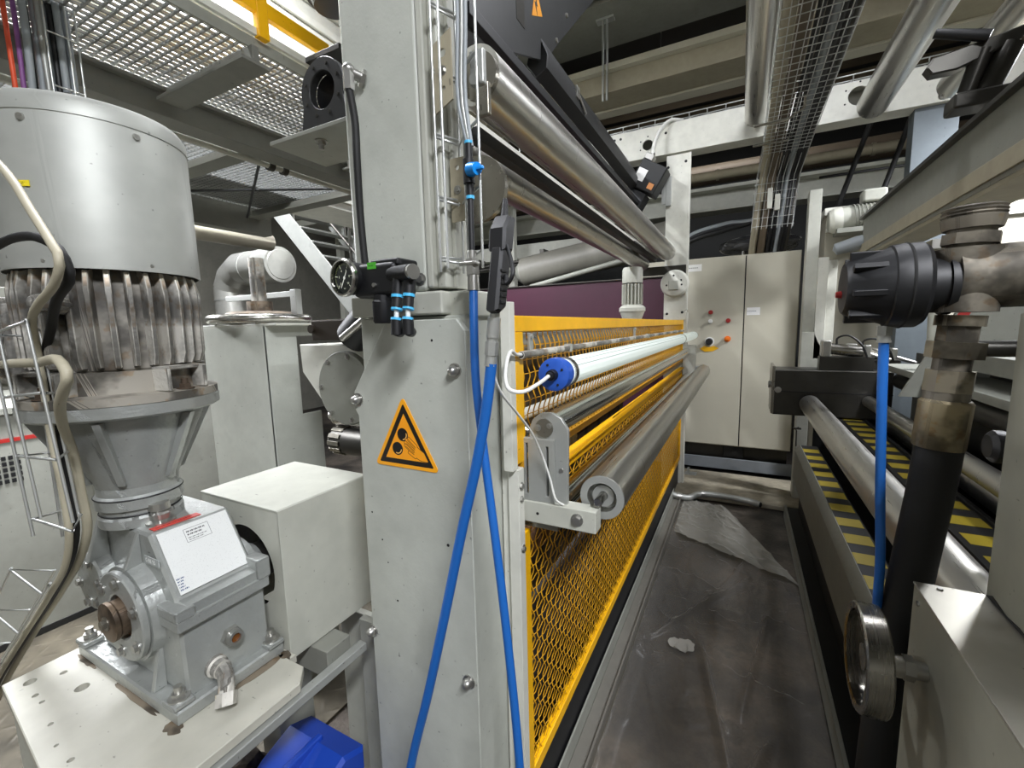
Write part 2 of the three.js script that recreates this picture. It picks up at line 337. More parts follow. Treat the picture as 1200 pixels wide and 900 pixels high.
// ---------------------------------------------------------------- control cabinet
{
  const g = thing('control_cabinet', 'tall beige two-door control cabinet with buttons and a yellow emergency stop plate', 'cabinet', [-0.05, 0.05, -5.25]);
  P('body', bx(-1.1, 0.47, 0.31, 2.255, -5.5, -5.02, 0.006), M.cabinet, g);
  P('plinth', bx(-1.08, 0.45, 0.05, 0.31, -5.48, -5.1, 0.003), M.darkSteel, g);
  P('skirting', bx(-1.1, 0.6, 0.05, 0.17, -5.05, -5.03, 0.003), mat({ color: 0x858b92, map: grimeT, roughness: 0.5 }), g);
  P('bracket', [bx(-0.13, 0.06, 0.18, 0.3, -5.09, -5.06), cyl([-0.02, 0.24, -5.06], [-0.02, 0.24, -5.03], 0.025)], M.dark, g);
  const d1 = P('door', bx(-0.62, 0.006, 0.32, 2.245, -5.02, -5.0, 0.005), M.cabinet, g);
  const d2 = P('door', bx(0.016, 0.465, 0.32, 2.245, -5.02, -5.0, 0.005), M.cabinet, g);
  P('seam', bx(0.006, 0.016, 0.32, 2.245, -5.018, -5.012, 0), M.black, g);
  for (const [x, y, m] of [[-0.292, 1.703, M.red], [-0.292, 1.612, M.label], [-0.128, 1.615, M.red]]) P('push_button', [cyl([x, y, -5], [x, y, -4.985], 0.022), cyl([x, y, -4.985], [x, y, -4.965], 0.015)], m, d1, m === M.label ? 'white push button' : 'red push button');
  P('stop_plate', prism('z', [[-0.385, 1.33], [-0.345, 1.36], [-0.3, 1.345], [-0.25, 1.36], [-0.205, 1.335], [-0.26, 1.305], [-0.34, 1.3]], -5.0, -4.994), M.yellow, d1, 'yellow plate under the black knob');
  P('selector_knob', [cyl([-0.295, 1.405, -5], [-0.295, 1.405, -4.99], 0.046), ], M.label, d1, 'white ring');
  P('selector_knob', [lathe([[0, 0.05], [0.026, 0.05], [0.032, 0.04], [0.036, 0], [0, 0]], [-0.297, 1.403, -4.99], [-0.297, 1.403, -4])], M.black, d1, 'black rotary knob');
  P('selector_knob', [cyl([-0.128, 1.43, -5], [-0.128, 1.43, -4.985], 0.03), bx(-0.145, -0.111, 1.416, 1.444, -4.985, -4.95, 0.006)], M.orangeKnob, d1, 'orange rotary switch');
  decal('name_plate', d1, [-0.47, 2.16, -4.999], [0, 0, 1], [0, 1, 0], 0.16, 0.07, drawn(256, 112, (x, w, h) => { x.fillStyle = '#e9e9e4'; x.fillRect(0, 0, w, h); scribble(x, 30, 40, 190, 30, 1, '#77766f'); }), 'white name plate');
  decal('name_plate', d2, [0.092, 1.7, -4.999], [0, 0, 1], [0, 1, 0], 0.115, 0.075, drawn(256, 160, (x, w, h) => { x.fillStyle = '#f0f0ee'; x.fillRect(0, 0, w, h); scribble(x, 12, 62, 190, 30, 1, '#4a5568'); scribble(x, 12, 110, 90, 10, 1, '#99a'); }), 'white name plate');
  P('lifting_eye', [cyl([-0.02, 2.255, -5.1], [-0.02, 2.3, -5.1], 0.012), cyl([0.06, 2.255, -5.1], [0.06, 2.3, -5.1], 0.012)], M.bolt, g);
}
// cables and foil bag on top of the cabinet
for (const [i, c] of [[0, M.dark], [1, M.black], [2, M.greyCable]].entries()) one('cable', hose([[-0.7, 2.29 + 0.02 * i, -5.38 + 0.05 * i], [-0.55, 2.47 + 0.03 * i, -5.3], [-0.2, 2.55 + 0.03 * i, -5.25], [0.1, 2.62, -5.15], [0.15, 2.9, -4.95 - 0.04 * i]], 0.026, 40), c[1], ['dark', 'black', 'grey'][i] + ' cable looping over the control cabinet', 'cable');
{
  const g = new THREE.IcosahedronGeometry(1, 4), p = g.attributes.position;
  for (let i = 0; i < p.count; i++) { const x = p.getX(i), y = p.getY(i), z = p.getZ(i), k = 1 + 0.5 * (fbm((x + 2) / 4, (y + z + 4) / 8, 12, 3, 8) - 0.5); p.setXYZ(i, x * k * 0.38, y * k * 0.1, z * k * 0.16); }
  g.computeVertexNormals(); g.translate(0.12, 2.36, -5.2);
  one('plastic_bag', g, phys({ color: 0x37383a, roughness: 0.2, clearcoat: 0.6, side: THREE.DoubleSide }), 'crumpled dark plastic bag lying on top of the control cabinet', 'bag');
}
// ---------------------------------------------------------------- maroon panel, grey roll and small gear motor at the far end
{
  const g = thing('maroon_partition', 'dark maroon machine panel behind the yellow guard', 'panel', [-1.8, 0, -4.85]);
  P('sheet', bx(-3.3, -0.62, 0.3, 2.07, -4.9, -4.82, 0.006), M.maroon, g);
  P('top_edge', bx(-3.3, -0.62, 2.07, 2.085, -4.92, -4.8, 0.003), M.darkSteel, g);
}
{
  const g = thing('web_roll', 'pale grey wrapped roll lying above the maroon panel', 'roll', [-1.7, 2.09, -5.15]);
  P('wrap', lathe([[0, 0], [0.13, 0], [0.185, 0.02], [0.185, 1.75], [0, 1.75]], [-2.5, 2.28, -5.15], [-1.0, 2.5, -5.25]), mat({ color: 0x77766f, map: grimeT, roughness: 0.5 }), g);
  P('core_plug', [lathe([[0.05, -0.06], [0.1, -0.06], [0.14, -0.01], [0.14, 0.02], [0.05, 0.02]], [-2.5, 2.28, -5.15], [-1.0, 2.5, -5.25])], M.paintDark, g);
}
one('cross_bar', cyl([-2.3, 2.08, -4.95], [-0.95, 2.34, -4.95], 0.03, 0.03, 12), M.paintDark, 'slanting light grey bar in front of the grey roll', 'bar');
{
  const g = thing('geared_motor', 'small light grey finned motor standing in front of the maroon panel', 'motor', [-0.85, 1.3, -3.9]);
  P('fan_cover', lathe([[0, 0.13], [0.075, 0.13], [0.085, 0.11], [0.085, 0]], [-0.85, 1.95, -3.9], [-0.85, 3, -3.9]), M.paintFlat, g);
  P('housing', cyl([-0.85, 1.76, -3.9], [-0.85, 1.95, -3.9], 0.07), M.paintDark, g);
  for (let k = 0; k < 18; k++) { const a = (k / 18) * Math.PI * 2; const m = bx(0.068, 0.088, 1.77, 1.94, -0.004, 0.004, 0).rotateY(a).translate(-0.85, 0, -3.9); P('fin', m, M.paintFlat, g); }
  P('flange', lathe([[0.07, 0], [0.11, 0], [0.11, 0.03], [0.09, 0.05], [0.07, 0.06]], [-0.85, 1.71, -3.9], [-0.85, 3, -3.9]), M.paintFlat, g);
  P('adapter', lathe([[0.05, -0.12], [0.06, -0.12], [0.105, 0], [0, 0]], [-0.85, 1.71, -3.9], [-0.85, 3, -3.9]), M.paintFlat, g);
  P('shaft', cyl([-0.85, 1.3, -3.9], [-0.85, 1.6, -3.9], 0.035), M.paintDark, g);
}
// ---------------------------------------------------------------- left: base plate, gearbox, motor
const AX = -1.31, AZ = -0.5;
{
  const g = thing('mounting_plate', 'thick pale painted steel plate with drilled holes carrying the silver gearbox', 'plate', [-1.24, 0.745, -0.45]);
  const q = [[-1.56, -0.275], [-1.2, -0.236], [-0.935, -0.205], [-0.905, -0.235], [-0.905, -0.60], [-0.945, -0.64], [-1.0, -0.64], [-1.0, -0.66], [-1.56, -0.66]];
  const holes = [[-1.475, -0.36, 0.009], [-1.44, -0.30, 0.008], [-1.37, -0.36, 0.016], [-1.51, -0.31, 0.014], [-1.30, -0.285, 0.007], [-1.22, -0.27, 0.006], [-1.40, -0.30, 0.007], [-1.15, -0.27, 0.008], [-1.05, -0.24, 0.015]].map(([x, z, r]) => circ(x, z, r));
  P('plate', prism('y', q, 0.745, 0.769, 0.002, holes), mat({ color: 0xc3c2b8, map: grimeT, roughness: 0.5 }), g);
}
{
  const g = thing('welded_pedestal', 'pale grey welded base frame under the drilled mounting plate', 'frame', [-1.25, 0.012, -0.6]);
  P('side_rail', bx(-0.918, -0.893, 0.718, 0.742, -0.798, -0.22, 0.003), M.zinc, g);
  P('rear_rail', bx(-1.56, -0.96, 0.66, 0.742, -0.8, -0.72), M.paintDark, g);
  P('front_rail', bx(-1.56, -0.96, 0.69, 0.742, -0.36, -0.3), M.paintFlat, g);
  P('leg', bx(-1.54, -1.44, 0.012, 0.69, -0.42, -0.28, 0.004), M.paintFlat, g);
  P('leg', bx(-1.3, -1.2, 0.012, 0.742, -0.84, -0.72, 0.004), M.paintFlat, g);
  P('side_plate', bx(-1.2, -1.045, 0.012, 0.66, -0.99, -0.965, 0.003), M.paintFlat, g);
  P('side_plate', bx(-1.04, -0.88, 0.012, 0.70, -0.93, -0.905, 0.003), M.paintFlat, g);
}
{
  const g = thing('gearbox', 'silver hammered right-angle gearbox with bearing caps, sight glass and drain elbow', 'gearbox', [-1.27, 0.769, -0.52]);
  // foot
  P('foot', prism('y', [[-1.52, -0.405], [-1.035, -0.405], [-1.035, -0.65], [-1.52, -0.65]], 0.769, 0.8, 0.004), M.silver, g);
  // housing, profile in x/y run along z
  P('lower_housing', prism('z', [[-1.46, 0.8], [-1.06, 0.8], [-1.06, 0.985], [-1.46, 0.985]], -0.632, -0.44, 0.006), M.silver, g);
  P('upper_housing', prism('z', [[-1.46, 0.986], [-1.052, 0.986], [-1.052, 1.012], [-1.085, 1.016], [-1.17, 1.155], [-1.405, 1.155], [-1.455, 1.07]], -0.625, -0.45, 0.006), M.silver, g);
  P('split_flange', [bx(-1.468, -1.045, 0.962, 0.99, -0.638, -0.43, 0.004)], M.silver, g);
  P('corner_boss', bx(-1.125, -1.045, 0.985, 1.012, -0.47, -0.428, 0.006), M.silver, g); P('corner_boss', bx(-1.1, -1.045, 0.985, 1.04, -0.645, -0.61, 0.006), M.silver, g);
  // big bearing cap facing the camera
  const bcx = -1.235, bcy = 0.965;
  P('bearing_seat', cyl([bcx, bcy, -0.46], [bcx, bcy, -0.418], 0.118, 0.112, 40), M.silver, g);
  const cap = P('bearing_cap', prism('z', (() => { const s = new THREE.Shape(); s.absarc(bcx, bcy, 0.105, 0, Math.PI * 2); return s; })(), -0.418, -0.402, 0.003, [circ(bcx, bcy, 0.052)]), M.silver, g);
  P('seal_bore', cyl([bcx, bcy, -0.425], [bcx, bcy, -0.415], 0.054), M.rust, cap);
  P('output_shaft', [cyl([bcx, bcy, -0.42], [bcx, bcy, -0.392], 0.042), lathe([[0.042, 0], [0.045, 0.004], [0.045, 0.012], [0.04, 0.014], [0, 0.014]], [bcx, bcy, -0.392], [bcx, bcy, 1])], mat({ color: 0x7d6c5a, map: dirtyT, metalness: 0.55, roughness: 0.5 }), g, 'rusty shaft end');
  bolt(g, [bcx, bcy, -0.378], 'z', 0.011, hexG, M.steelDull);
  for (let k = 0; k < 6; k++) { const a = (k + 0.4) / 6 * Math.PI * 2; bolt(g, [bcx + 0.086 * Math.cos(a), bcy + 0.086 * Math.sin(a), -0.402], 'z', 0.0095); }
  // small intermediate cover
  const scx = -1.405, scy = 1.0;
  P('side_cover', prism('z', (() => { const s = new THREE.Shape(); s.absarc(scx, scy, 0.072, 0, Math.PI * 2); return s; })(), -0.45, -0.412, 0.005), M.silver, g);
  for (let k = 0; k < 6; k++) { const a = (k + 0.2) / 6 * Math.PI * 2; bolt(g, [scx + 0.056 * Math.cos(a), scy + 0.056 * Math.sin(a), -0.412], 'z', 0.009); }
  // stiffening ribs
  P('rib', prism('x', [[-0.45, 1.155], [-0.45, 1.075], [-0.415, 1.075]], -1.225, -1.213, 0.002), M.silver, g);
  P('rib', prism('x', [[-0.45, 1.2], [-0.45, 1.06], [-0.405, 1.06]], -1.39, -1.375, 0.002), M.silver, g);
  P('rib', prism('x', [[-0.44, 0.93], [-0.44, 0.8], [-0.412, 0.8]], -1.16, -1.145, 0.002), M.silver, g);
  // cast-in lettering on the front
  decal('casting_mark', g, [-1.155, 1.098, -0.4445], [0, 0, 1], [0, 1, 0], 0.062, 0.018, drawn(128, 36, (x, w, h) => { x.fillStyle = '#a9aeac'; x.fillRect(0, 0, w, h); x.fillStyle = '#f2f3f0'; x.font = 'bold 26px sans-serif'; x.fillText('C-98 15', 8, 28); }));
  // name plate on the slope
  const n = [0.853, 0.522, 0], up = [-0.522, 0.853, 0];
  decal('rating_plate', g, [-1.1235, 1.089, -0.537], n, up, 0.152, 0.148, drawn(512, 512, (x, w, h) => {
    x.fillStyle = '#dfe1de'; x.fillRect(0, 0, w, h);
    for (let i = 0; i < 900; i++) { const k = hash(i, 1, 4); x.fillStyle = `rgba(120,120,116,${0.1 + 0.3 * k})`; x.fillRect(hash(i, 2, 4) * w, hash(i, 3, 4) * h, 2 + 3 * k, 2); }
    x.strokeStyle = '#777'; x.lineWidth = 3; x.strokeRect(170, 40, 180, 110); scribble(x, 185, 52, 150, 50, 2, '#333'); scribble(x, 185, 108, 150, 34, 2, '#777');
    scribble(x, 8, 380, 60, 110, 5, '#31456e');
  }), 'white scuffed rating plate');
  decal('warning_strip', g, [-1.19, 1.1565, -0.515], [0, 1, 0], [-1, 0, 0], 0.1, 0.022, drawn(256, 56, (x, w, h) => { x.fillStyle = '#cf4a40'; x.fillRect(0, 0, w, h); scribble(x, 20, 16, 220, 24, 1, '#7d241f'); }), 'red warning strip');
  P('breather', [lathe([[0, 0], [0.03, 0], [0.03, 0.006], [0.02, 0.01], [0.022, 0.024], [0.017, 0.03], [0.022, 0.034], [0.02, 0.05], [0, 0.052]], [-1.225, 1.155, -0.50], [-1.225, 2, -0.50])], M.bolt, g);
  // sight glass
  const sg = P('sight_glass', [cyl([-1.06, 0.885, -0.54], [-1.048, 0.885, -0.54], 0.024, 0.023, 6), lathe([[0.011, 0.012], [0.011, 0.024], [0.017, 0.024], [0.019, 0.012]], [-1.06, 0.885, -0.54], [0, 0.885, -0.54])], M.bolt, g);
  P('oil_window', cyl([-1.05, 0.885, -0.54], [-1.042, 0.885, -0.54], 0.012), mat({ color: 0x6a3d12, roughness: 0.15 }), sg);
  // drain elbow
  const el = P('drain_elbow', [lathe([[0, 0], [0.024, 0], [0.024, 0.01], [0.02, 0.014], [0.02, 0.03], [0, 0.03]], [-1.06, 0.835, -0.50], [0, 0.835, -0.50]), hose([[-1.045, 0.835, -0.50], [-1.02, 0.833, -0.498], [-1.0, 0.822, -0.49], [-0.985, 0.80, -0.478]], 0.0165, 16, 14)], M.cast, g);
  P('drain_plug', [cyl([-0.99, 0.808, -0.482], [-0.978, 0.787, -0.472], 0.021, 0.021, 6)], M.cast, el);
  // flange towards the coupling
  P('output_flange', lathe([[0, 0], [0.09, 0], [0.09, 0.018], [0.06, 0.022], [0.055, 0.05], [0, 0.05]], [-1.17, 0.975, -0.625], [-1.17, 0.975, -2], 36), M.silver, g);
  for (let k = 0; k < 6; k++) { const a = (k + 0.5) / 6 * Math.PI * 2; bolt(g, [-1.17 + 0.075 * Math.cos(a), 0.975 + 0.075 * Math.sin(a), -0.641], '-z', 0.007); }
  for (const [cx, cz, rx, rz, sd] of [[-1.045, -0.40, 0.022, 0.014, 3], [-1.03, -0.58, 0.012, 0.06, 5], [-1.22, -0.402, 0.1, 0.007, 8], [-1.02, -0.645, 0.02, 0.012, 11], [-1.47, -0.403, 0.05, 0.008, 15]]) {   // oily dirt along the foot
    const pts = []; for (let k = 0; k < 40; k++) { const a = k / 40 * Math.PI * 2, r = 0.7 + 0.6 * vnoise(k / 40, 0.3, 16, sd); pts.push([cx + rx * r * Math.cos(a), cz + rz * r * Math.sin(a)]); }
    P('oil_stain', prism('y', pts, 0.7692, 0.7699), mat({ color: 0x7a6f5e, map: dirtyT, roughness: 0.7 }), g);
  }
  // foot bolts
  for (const [x, z] of [[-1.065, -0.425], [-1.5, -0.425], [-1.055, -0.632], [-1.5, -0.63]]) { P('foot_pad', bx(x - 0.03, x + 0.026, 0.8, 0.812, z - 0.02, z + 0.022, 0.004), M.silver, g); bolt(g, [x, 0.812, z], 'y', 0.014, studG, M.bolt, 'stud_bolt'); }
  
}
{
  const g = thing('electric_motor', 'large vertical electric motor with smooth fan cover and grimy cooling fins', 'motor', [AX, 1.155, AZ]);
  const up = [AX, 9, AZ], L = (pts, y, seg) => lathe(pts, [AX, y, AZ], up, seg);
  const nk = P('neck', [L([[0.083, 0], [0.083, 0.02], [0.078, 0.026], [0.078, 0.04], [0.086, 0.044], [0.086, 0.07], [0.08, 0.076], [0.08, 0.095]], 1.155)], M.silver, g);
  P('seam_ring', [L([[0.08, 0], [0.0815, 0.002], [0.08, 0.004]], 1.182), L([[0.086, 0], [0.0875, 0.002], [0.086, 0.004]], 1.222)], M.dark, nk);
  const lan = P('lantern', [L([[0.078, 0], [0.084, 0.02], [0.148, 0.17], [0.15, 0.185]], 1.245, 48)], M.silver, g);
  for (let k = 0; k < 6; k++) { const a = k / 6 * Math.PI * 2 + 0.35; P('rib', prism('z', [[0.082, 1.262], [0.094, 1.262], [0.172, 1.42], [0.14, 1.42]], -0.007, 0.007, 0.001).rotateY(a).translate(AX, 0, AZ), M.silver, lan); }
  P('lantern_flange', L([[0.1, 0], [0.175, 0], [0.185, 0.006], [0.185, 0.03], [0.1, 0.03]], 1.425, 56), M.silver, g);
  const mf = P('motor_flange', L([[0.1, 0], [0.183, 0], [0.183, 0.018], [0.15, 0.022], [0.148, 0.07], [0.1, 0.07]], 1.456, 56), mat({ color: 0xa29d92, map: dirtyT, metalness: 0.3, roughness: 0.6 }), g);
  for (let k = 0; k < 4; k++) {
    const a = k / 4 * Math.PI * 2 + 0.32; const r = (gm) => gm.rotateY(a).translate(AX, 0, AZ);
    P('bolt_lug', [r(bx(0.135, 0.178, 1.476, 1.53, -0.052, -0.042, 0.003)), r(bx(0.135, 0.178, 1.476, 1.53, 0.042, 0.052, 0.003)), r(bx(0.135, 0.165, 1.522, 1.532, -0.05, 0.05, 0.003))], M.cast, mf);
    const p = V(0.165, 1.476, 0).applyAxisAngle(UP, a); bolt(g, [AX + p.x, p.y, AZ + p.z], 'y', 0.012, studG, M.rustBolt, 'flange_bolt');
  }
  P('stator_body', L([[0.13, 0], [0.138, 0.01], [0.138, 0.2], [0.12, 0.23]], 1.52, 48), mat({ color: 0x8a867d, map: dirtyT, roughness: 0.75, metalness: 0.1 }), g);
  const finA = prism('z', [[0.13, 1.532], [0.158, 1.536], [0.166, 1.56], [0.168, 1.70], [0.160, 1.735], [0.13, 1.745]], -0.0046, 0.0046, 0.0015);
  const finB = prism('z', [[0.13, 1.532], [0.155, 1.534], [0.163, 1.552], [0.166, 1.69], [0.157, 1.738], [0.13, 1.745]], -0.0052, 0.0052, 0.0015);
  [finA, finB].forEach(boxUV);
  const finM = [M.cast, mat({ color: 0xb8b4aa, map: dirtyT, metalness: 0.25, roughness: 0.6 }), mat({ color: 0xd2cfc6, map: dirtyT, metalness: 0.25, roughness: 0.5 })];
  for (let k = 0; k < 31; k++) {
    const a = k / 31 * Math.PI * 2; if (a > 3.35 && a < 4.15) continue;       // the terminal box sits here
    const m = new THREE.Mesh(k % 2 ? finB : finA, finM[k % 3]); m.name = 'cooling_fin'; m.rotation.y = a; m.position.set(0, -1.155, 0); m.castShadow = m.receiveShadow = true; g.add(m);
  }
  P('lifting_boss', [new THREE.CapsuleGeometry(0.018, 0.09, 6, 14).rotateZ(Math.PI / 2).rotateY(-0.7).translate(-1.19, 1.665, -0.36), bx(-1.235, -1.205, 1.535, 1.66, -0.37, -0.345, 0.01)], M.cast, g);
  const cw = P('fan_cover', L([[0.168, 0], [0.172, 0], [0.172, 0.285], [0.171, 0.287], [0.171, 0.29], [0.173, 0.291], [0.172, 0.315], [0.162, 0.33], [0, 0.332]], 1.737, 72), M.cowl, g);
  for (const a of [-0.05, 0.95, 2.2, -1.4]) { const d = [Math.cos(a), 0, Math.sin(a)]; bolt(cw, [AX + 0.172 * d[0], 2.012, AZ + 0.172 * d[2]], d, 0.007, capG, M.bolt, 'screw'); bolt(cw, [AX + 0.171 * d[0], 1.75, AZ + 0.171 * d[2]], d, 0.004, capG, M.bolt, 'screw'); }
  const a0 = Math.atan2(0.17, -0.04);
  const stick = (ang, y, w, h) => { const d = [Math.cos(ang), 0, Math.sin(ang)]; decal('sticker', cw, [AX + 0.1735 * d[0], y, AZ + 0.1735 * d[2]], d, [0, 1, 0], w, h, drawn(128, 64, (x, W, H) => { x.fillStyle = '#f0da2a'; x.fillRect(0, 0, W, H); scribble(x, 30, 14, 70, 36, 2, '#5a4a08'); }), 'small yellow sticker'); };
  stick(1.03, 1.893, 0.026, 0.011);
  // terminal box to the left
  const tb = P('terminal_box', [bx(-1.50, -1.40, 1.50, 1.69, -0.42, -0.335, 0.012)], M.cast, g);
  for (const y of [1.61, 1.545]) P('blind_plug', [lathe([[0, 0.012], [0.02, 0.011], [0.026, 0.004], [0.028, 0], [0, 0]], [-1.425, y, -0.335], [-1.425, y, 1]), bx(-1.434, -1.416, y - 0.002, y + 0.002, -0.324, -0.321, 0)], M.cast, tb);
  P('box_lid', [bx(-1.53, -1.508, 1.49, 1.72, -0.425, -0.33, 0.005)], M.paintFlat, tb);
}
// cables and wire basket in front of the motor
one('cable', hose([[-1.25, 1.98, -0.29], [-1.093, 1.871, -0.30], [-1.027, 1.808, -0.30], [-0.966, 1.748, -0.30], [-0.944, 1.722, -0.3], [-0.972, 1.689, -0.3], [-1.06, 1.655, -0.3], [-1.15, 1.63, -0.315], [-1.22, 1.585, -0.335], [-1.235, 1.5, -0.34], [-1.236, 1.40, -0.34], [-1.225, 1.30, -0.34], [-1.225, 1.2, -0.34], [-1.27, 1.12, -0.34], [-1.414, 1.0, -0.34], [-1.658, 0.815, -0.34], [-1.976, 0.57, -0.34], [-2.5, 0.14, -0.34], [-2.8, 0.03, -0.34]], 0.0065, 150), M.beigeCable, 'thick beige cable running down past the fan cover into the wire basket', 'cable');
one('cable', hose([[-1.25, 1.765, -0.30], [-1.1, 1.772, -0.30], [-1.02, 1.762, -0.305], [-0.975, 1.738, -0.312], [-0.965, 1.70, -0.316], [-1.04, 1.667, -0.32], [-1.17, 1.62, -0.345], [-1.258, 1.54, -0.352], [-1.266, 1.438, -0.356], [-1.256, 1.331, -0.356], [-1.241, 1.213, -0.356], [-1.282, 1.134, -0.356], [-1.42, 1.008, -0.356], [-1.66, 0.825, -0.356], [-1.98, 0.58, -0.356], [-2.5, 0.15, -0.356], [-2.8, 0.03, -0.356]], 0.0075, 150), M.rubber, 'thin black cable bending under the fan cover', 'cable');
one('cable', hose([[-1.425, 1.545, -0.325], [-1.27, 1.553, -0.312], [-1.132, 1.557, -0.31], [-1.04, 1.562, -0.31], [-1.014, 1.537, -0.31], [-1.05, 1.506, -0.312], [-1.10, 1.48, -0.32], [-1.17, 1.43, -0.34], [-1.235, 1.36, -0.368], [-1.245, 1.27, -0.374], [-1.24, 1.2, -0.374], [-1.29, 1.125, -0.374], [-1.45, 0.99, -0.374], [-1.7, 0.80, -0.374], [-2.0, 0.56, -0.374], [-2.5, 0.15, -0.374], [-2.8, 0.03, -0.374]], 0.0085, 150), M.beigeCable, 'beige cable looping out of the terminal box gland', 'cable');
{
  const g = thing('cable_basket', 'zinc wire cable basket in front of the motor terminal box', 'cable tray', [-1.25, 1.1, -0.3]);
  const wires = [[[-1.33, 1.62, -0.3], [-1.27, 1.2, -0.3]], [[-1.12, 1.635, -0.3], [-1.055, 1.27, -0.3]], [[-1.275, 1.635, -0.3], [-1.21, 1.25, -0.3]], [[-1.29, 1.62, -0.35], [-1.30, 1.17, -0.35]], [[-1.245, 1.61, -0.35], [-1.195, 1.235, -0.35]]];
  wires.forEach((w) => P('long_wire', cyl(...w, 0.0028, 0.0028, 6), M.wire, g));
  for (const y of [1.615, 1.49, 1.37, 1.24]) { const s = (1.62 - y) * 0.16; P('cross_wire', strand([[-1.29, y - 0.01, -0.352], [-1.33 + s, y - 0.005, -0.303], [-1.115 + s, y + 0.015, -0.297], [-1.245 + s * 0.9, y + 0.0, -0.352]], 0.0028, 6), M.wire, g); }
}
{
  const g = thing('cable_basket', 'slanting zinc wire cable basket at the edge of the mounting plate', 'cable tray', [-1.5, 0.75, -0.33]);
  const a = [[-1.565, 1.045, -0.325], [-1.516, 1.02, -0.385], [-1.32, 1.07, -0.325], [-1.43, 1.01, -0.34]];
  a.forEach(([x, y, z]) => P('long_wire', cyl([x, y, z], [x - 0.72, y - 0.55, z], 0.0026, 0.0026, 6), M.wire, g));
  for (const t of [0.01, 0.33, 0.66, 0.98]) P('cross_wire', strand([[-1.516 - 0.72 * t, 1.02 - 0.55 * t, -0.388], [-1.565 - 0.72 * t, 1.045 - 0.55 * t, -0.323], [-1.432 - 0.72 * t, 1.008 - 0.55 * t, -0.338], [-1.318 - 0.72 * t, 1.07 - 0.55 * t, -0.323]], 0.0026, 6), M.wire, g);
}
one('support_post', bx(-1.558, -1.49, 0.769, 1.28, -0.60, -0.47, 0.004), M.paintFlat, 'narrow pale grey post standing behind the gearbox side cover', 'post');
for (let i = 0; i < 3; i++) one('cable', hose([[-1.62 + 0.018 * i, 0.02, -0.66], [-1.62 + 0.018 * i, 0.7, -0.66], [-1.635 + 0.018 * i, 1.1, -0.66], [-1.655 + 0.02 * i, 1.5, -0.68]], 0.007, 30, 8), M.purple, ['first', 'second', 'third'][i] + ' of the three thin purple cables behind the gearbox from the post', 'cable');
// shaft cover box
{
  const g = thing('shaft_cover', 'pale grey sheet metal box over the coupling between gearbox and tower', 'cover', [-1.19, 0.742, -0.8]);
  
  const s = new THREE.Shape(); s.moveTo(-1.36, 0.77); s.lineTo(-1.02, 0.77); s.lineTo(-1.02, 1.155); s.lineTo(-1.36, 1.155); s.closePath();
  P('front_panel', prism('z', s, -0.662, -0.658, 0.0005, [circ(-1.17, 0.975, 0.115)]), M.paintFlat, g);
  P('top_panel', bx(-1.36, -1.02, 1.151, 1.157, -0.96, -0.656, 0.002), M.paintFlat, g);
  P('side_panel', bx(-1.024, -1.018, 0.745, 1.155, -0.96, -0.658, 0.002), M.paintFlat, g);
  P('side_panel', bx(-1.362, -1.358, 0.745, 1.155, -0.96, -0.658, 0.001), M.paintFlat, g);
  P('back_panel', bx(-1.36, -1.02, 0.745, 1.155, -0.962, -0.958, 0.001), M.dark, g);
  P('coupling', [cyl([-1.17, 0.975, -0.675], [-1.17, 0.975, -0.95], 0.05)], M.darkSteel, g);
}
// tower with the spindle
{
  const g = thing('bearing_tower', 'pale grey hollow steel tower with a stepped cut-out on its side', 'tower', [-1.89, 0.012, -1.22]);
  P('front_panel', bx(-2.11, -1.668, 0.012, 1.63, -1.112, -1.1, 0.003), M.paint, g);
  P('side_panel', prism('x', [[-1.1, 0.012], [-1.1, 1.63], [-1.32, 1.63], [-1.32, 1.585], [-1.235, 1.585], [-1.235, 1.25], [-1.33, 1.25], [-1.33, 0.012]], -1.68, -1.667, 0.001), M.paint, g);
  P('top_panel', bx(-2.11, -1.6, 1.628, 1.638, -1.34, -1.1, 0.002), M.paintFlat, g);
  P('side_panel', bx(-2.112, -2.1, 0.012, 1.63, -1.34, -1.112, 0.003), M.paint, g);
  P('oil_hole', cyl([-1.86, 0.94, -1.102], [-1.86, 0.94, -1.098], 0.014), M.black, g);
}
{
  const g = thing('hand_wheel', 'flat steel handwheel with a rusty hub on the tower top', 'handwheel', [-1.87, 1.638, -1.22]);
  const rim = new THREE.TorusGeometry(0.185, 0.019, 14, 56).rotateX(Math.PI / 2).translate(-1.87, 1.66, -1.22);
  P('rim', rim, M.steel, g);
  P('hub', lathe([[0, 0], [0.135, 0], [0.135, 0.03], [0.12, 0.04], [0.05, 0.042], [0.05, 0.085], [0, 0.085]], [-1.87, 1.652, -1.22], [-1.87, 3, -1.22]), mat({ color: 0x8f8272, map: dirtyT, metalness: 0.4, roughness: 0.55 }), g);
  P('spindle', cyl([-1.87, 1.73, -1.22], [-1.87, 1.92, -1.22], 0.03), M.cast, g);
}
one('flat_bar', [bx(-2.3, -1.76, 1.76, 1.785, -1.34, -1.325, 0.002), bx(-1.79, -1.75, 1.638, 1.79, -1.34, -1.31, 0.003)], M.zinc, 'thin zinc bar behind the spindle of the handwheel', 'bar');
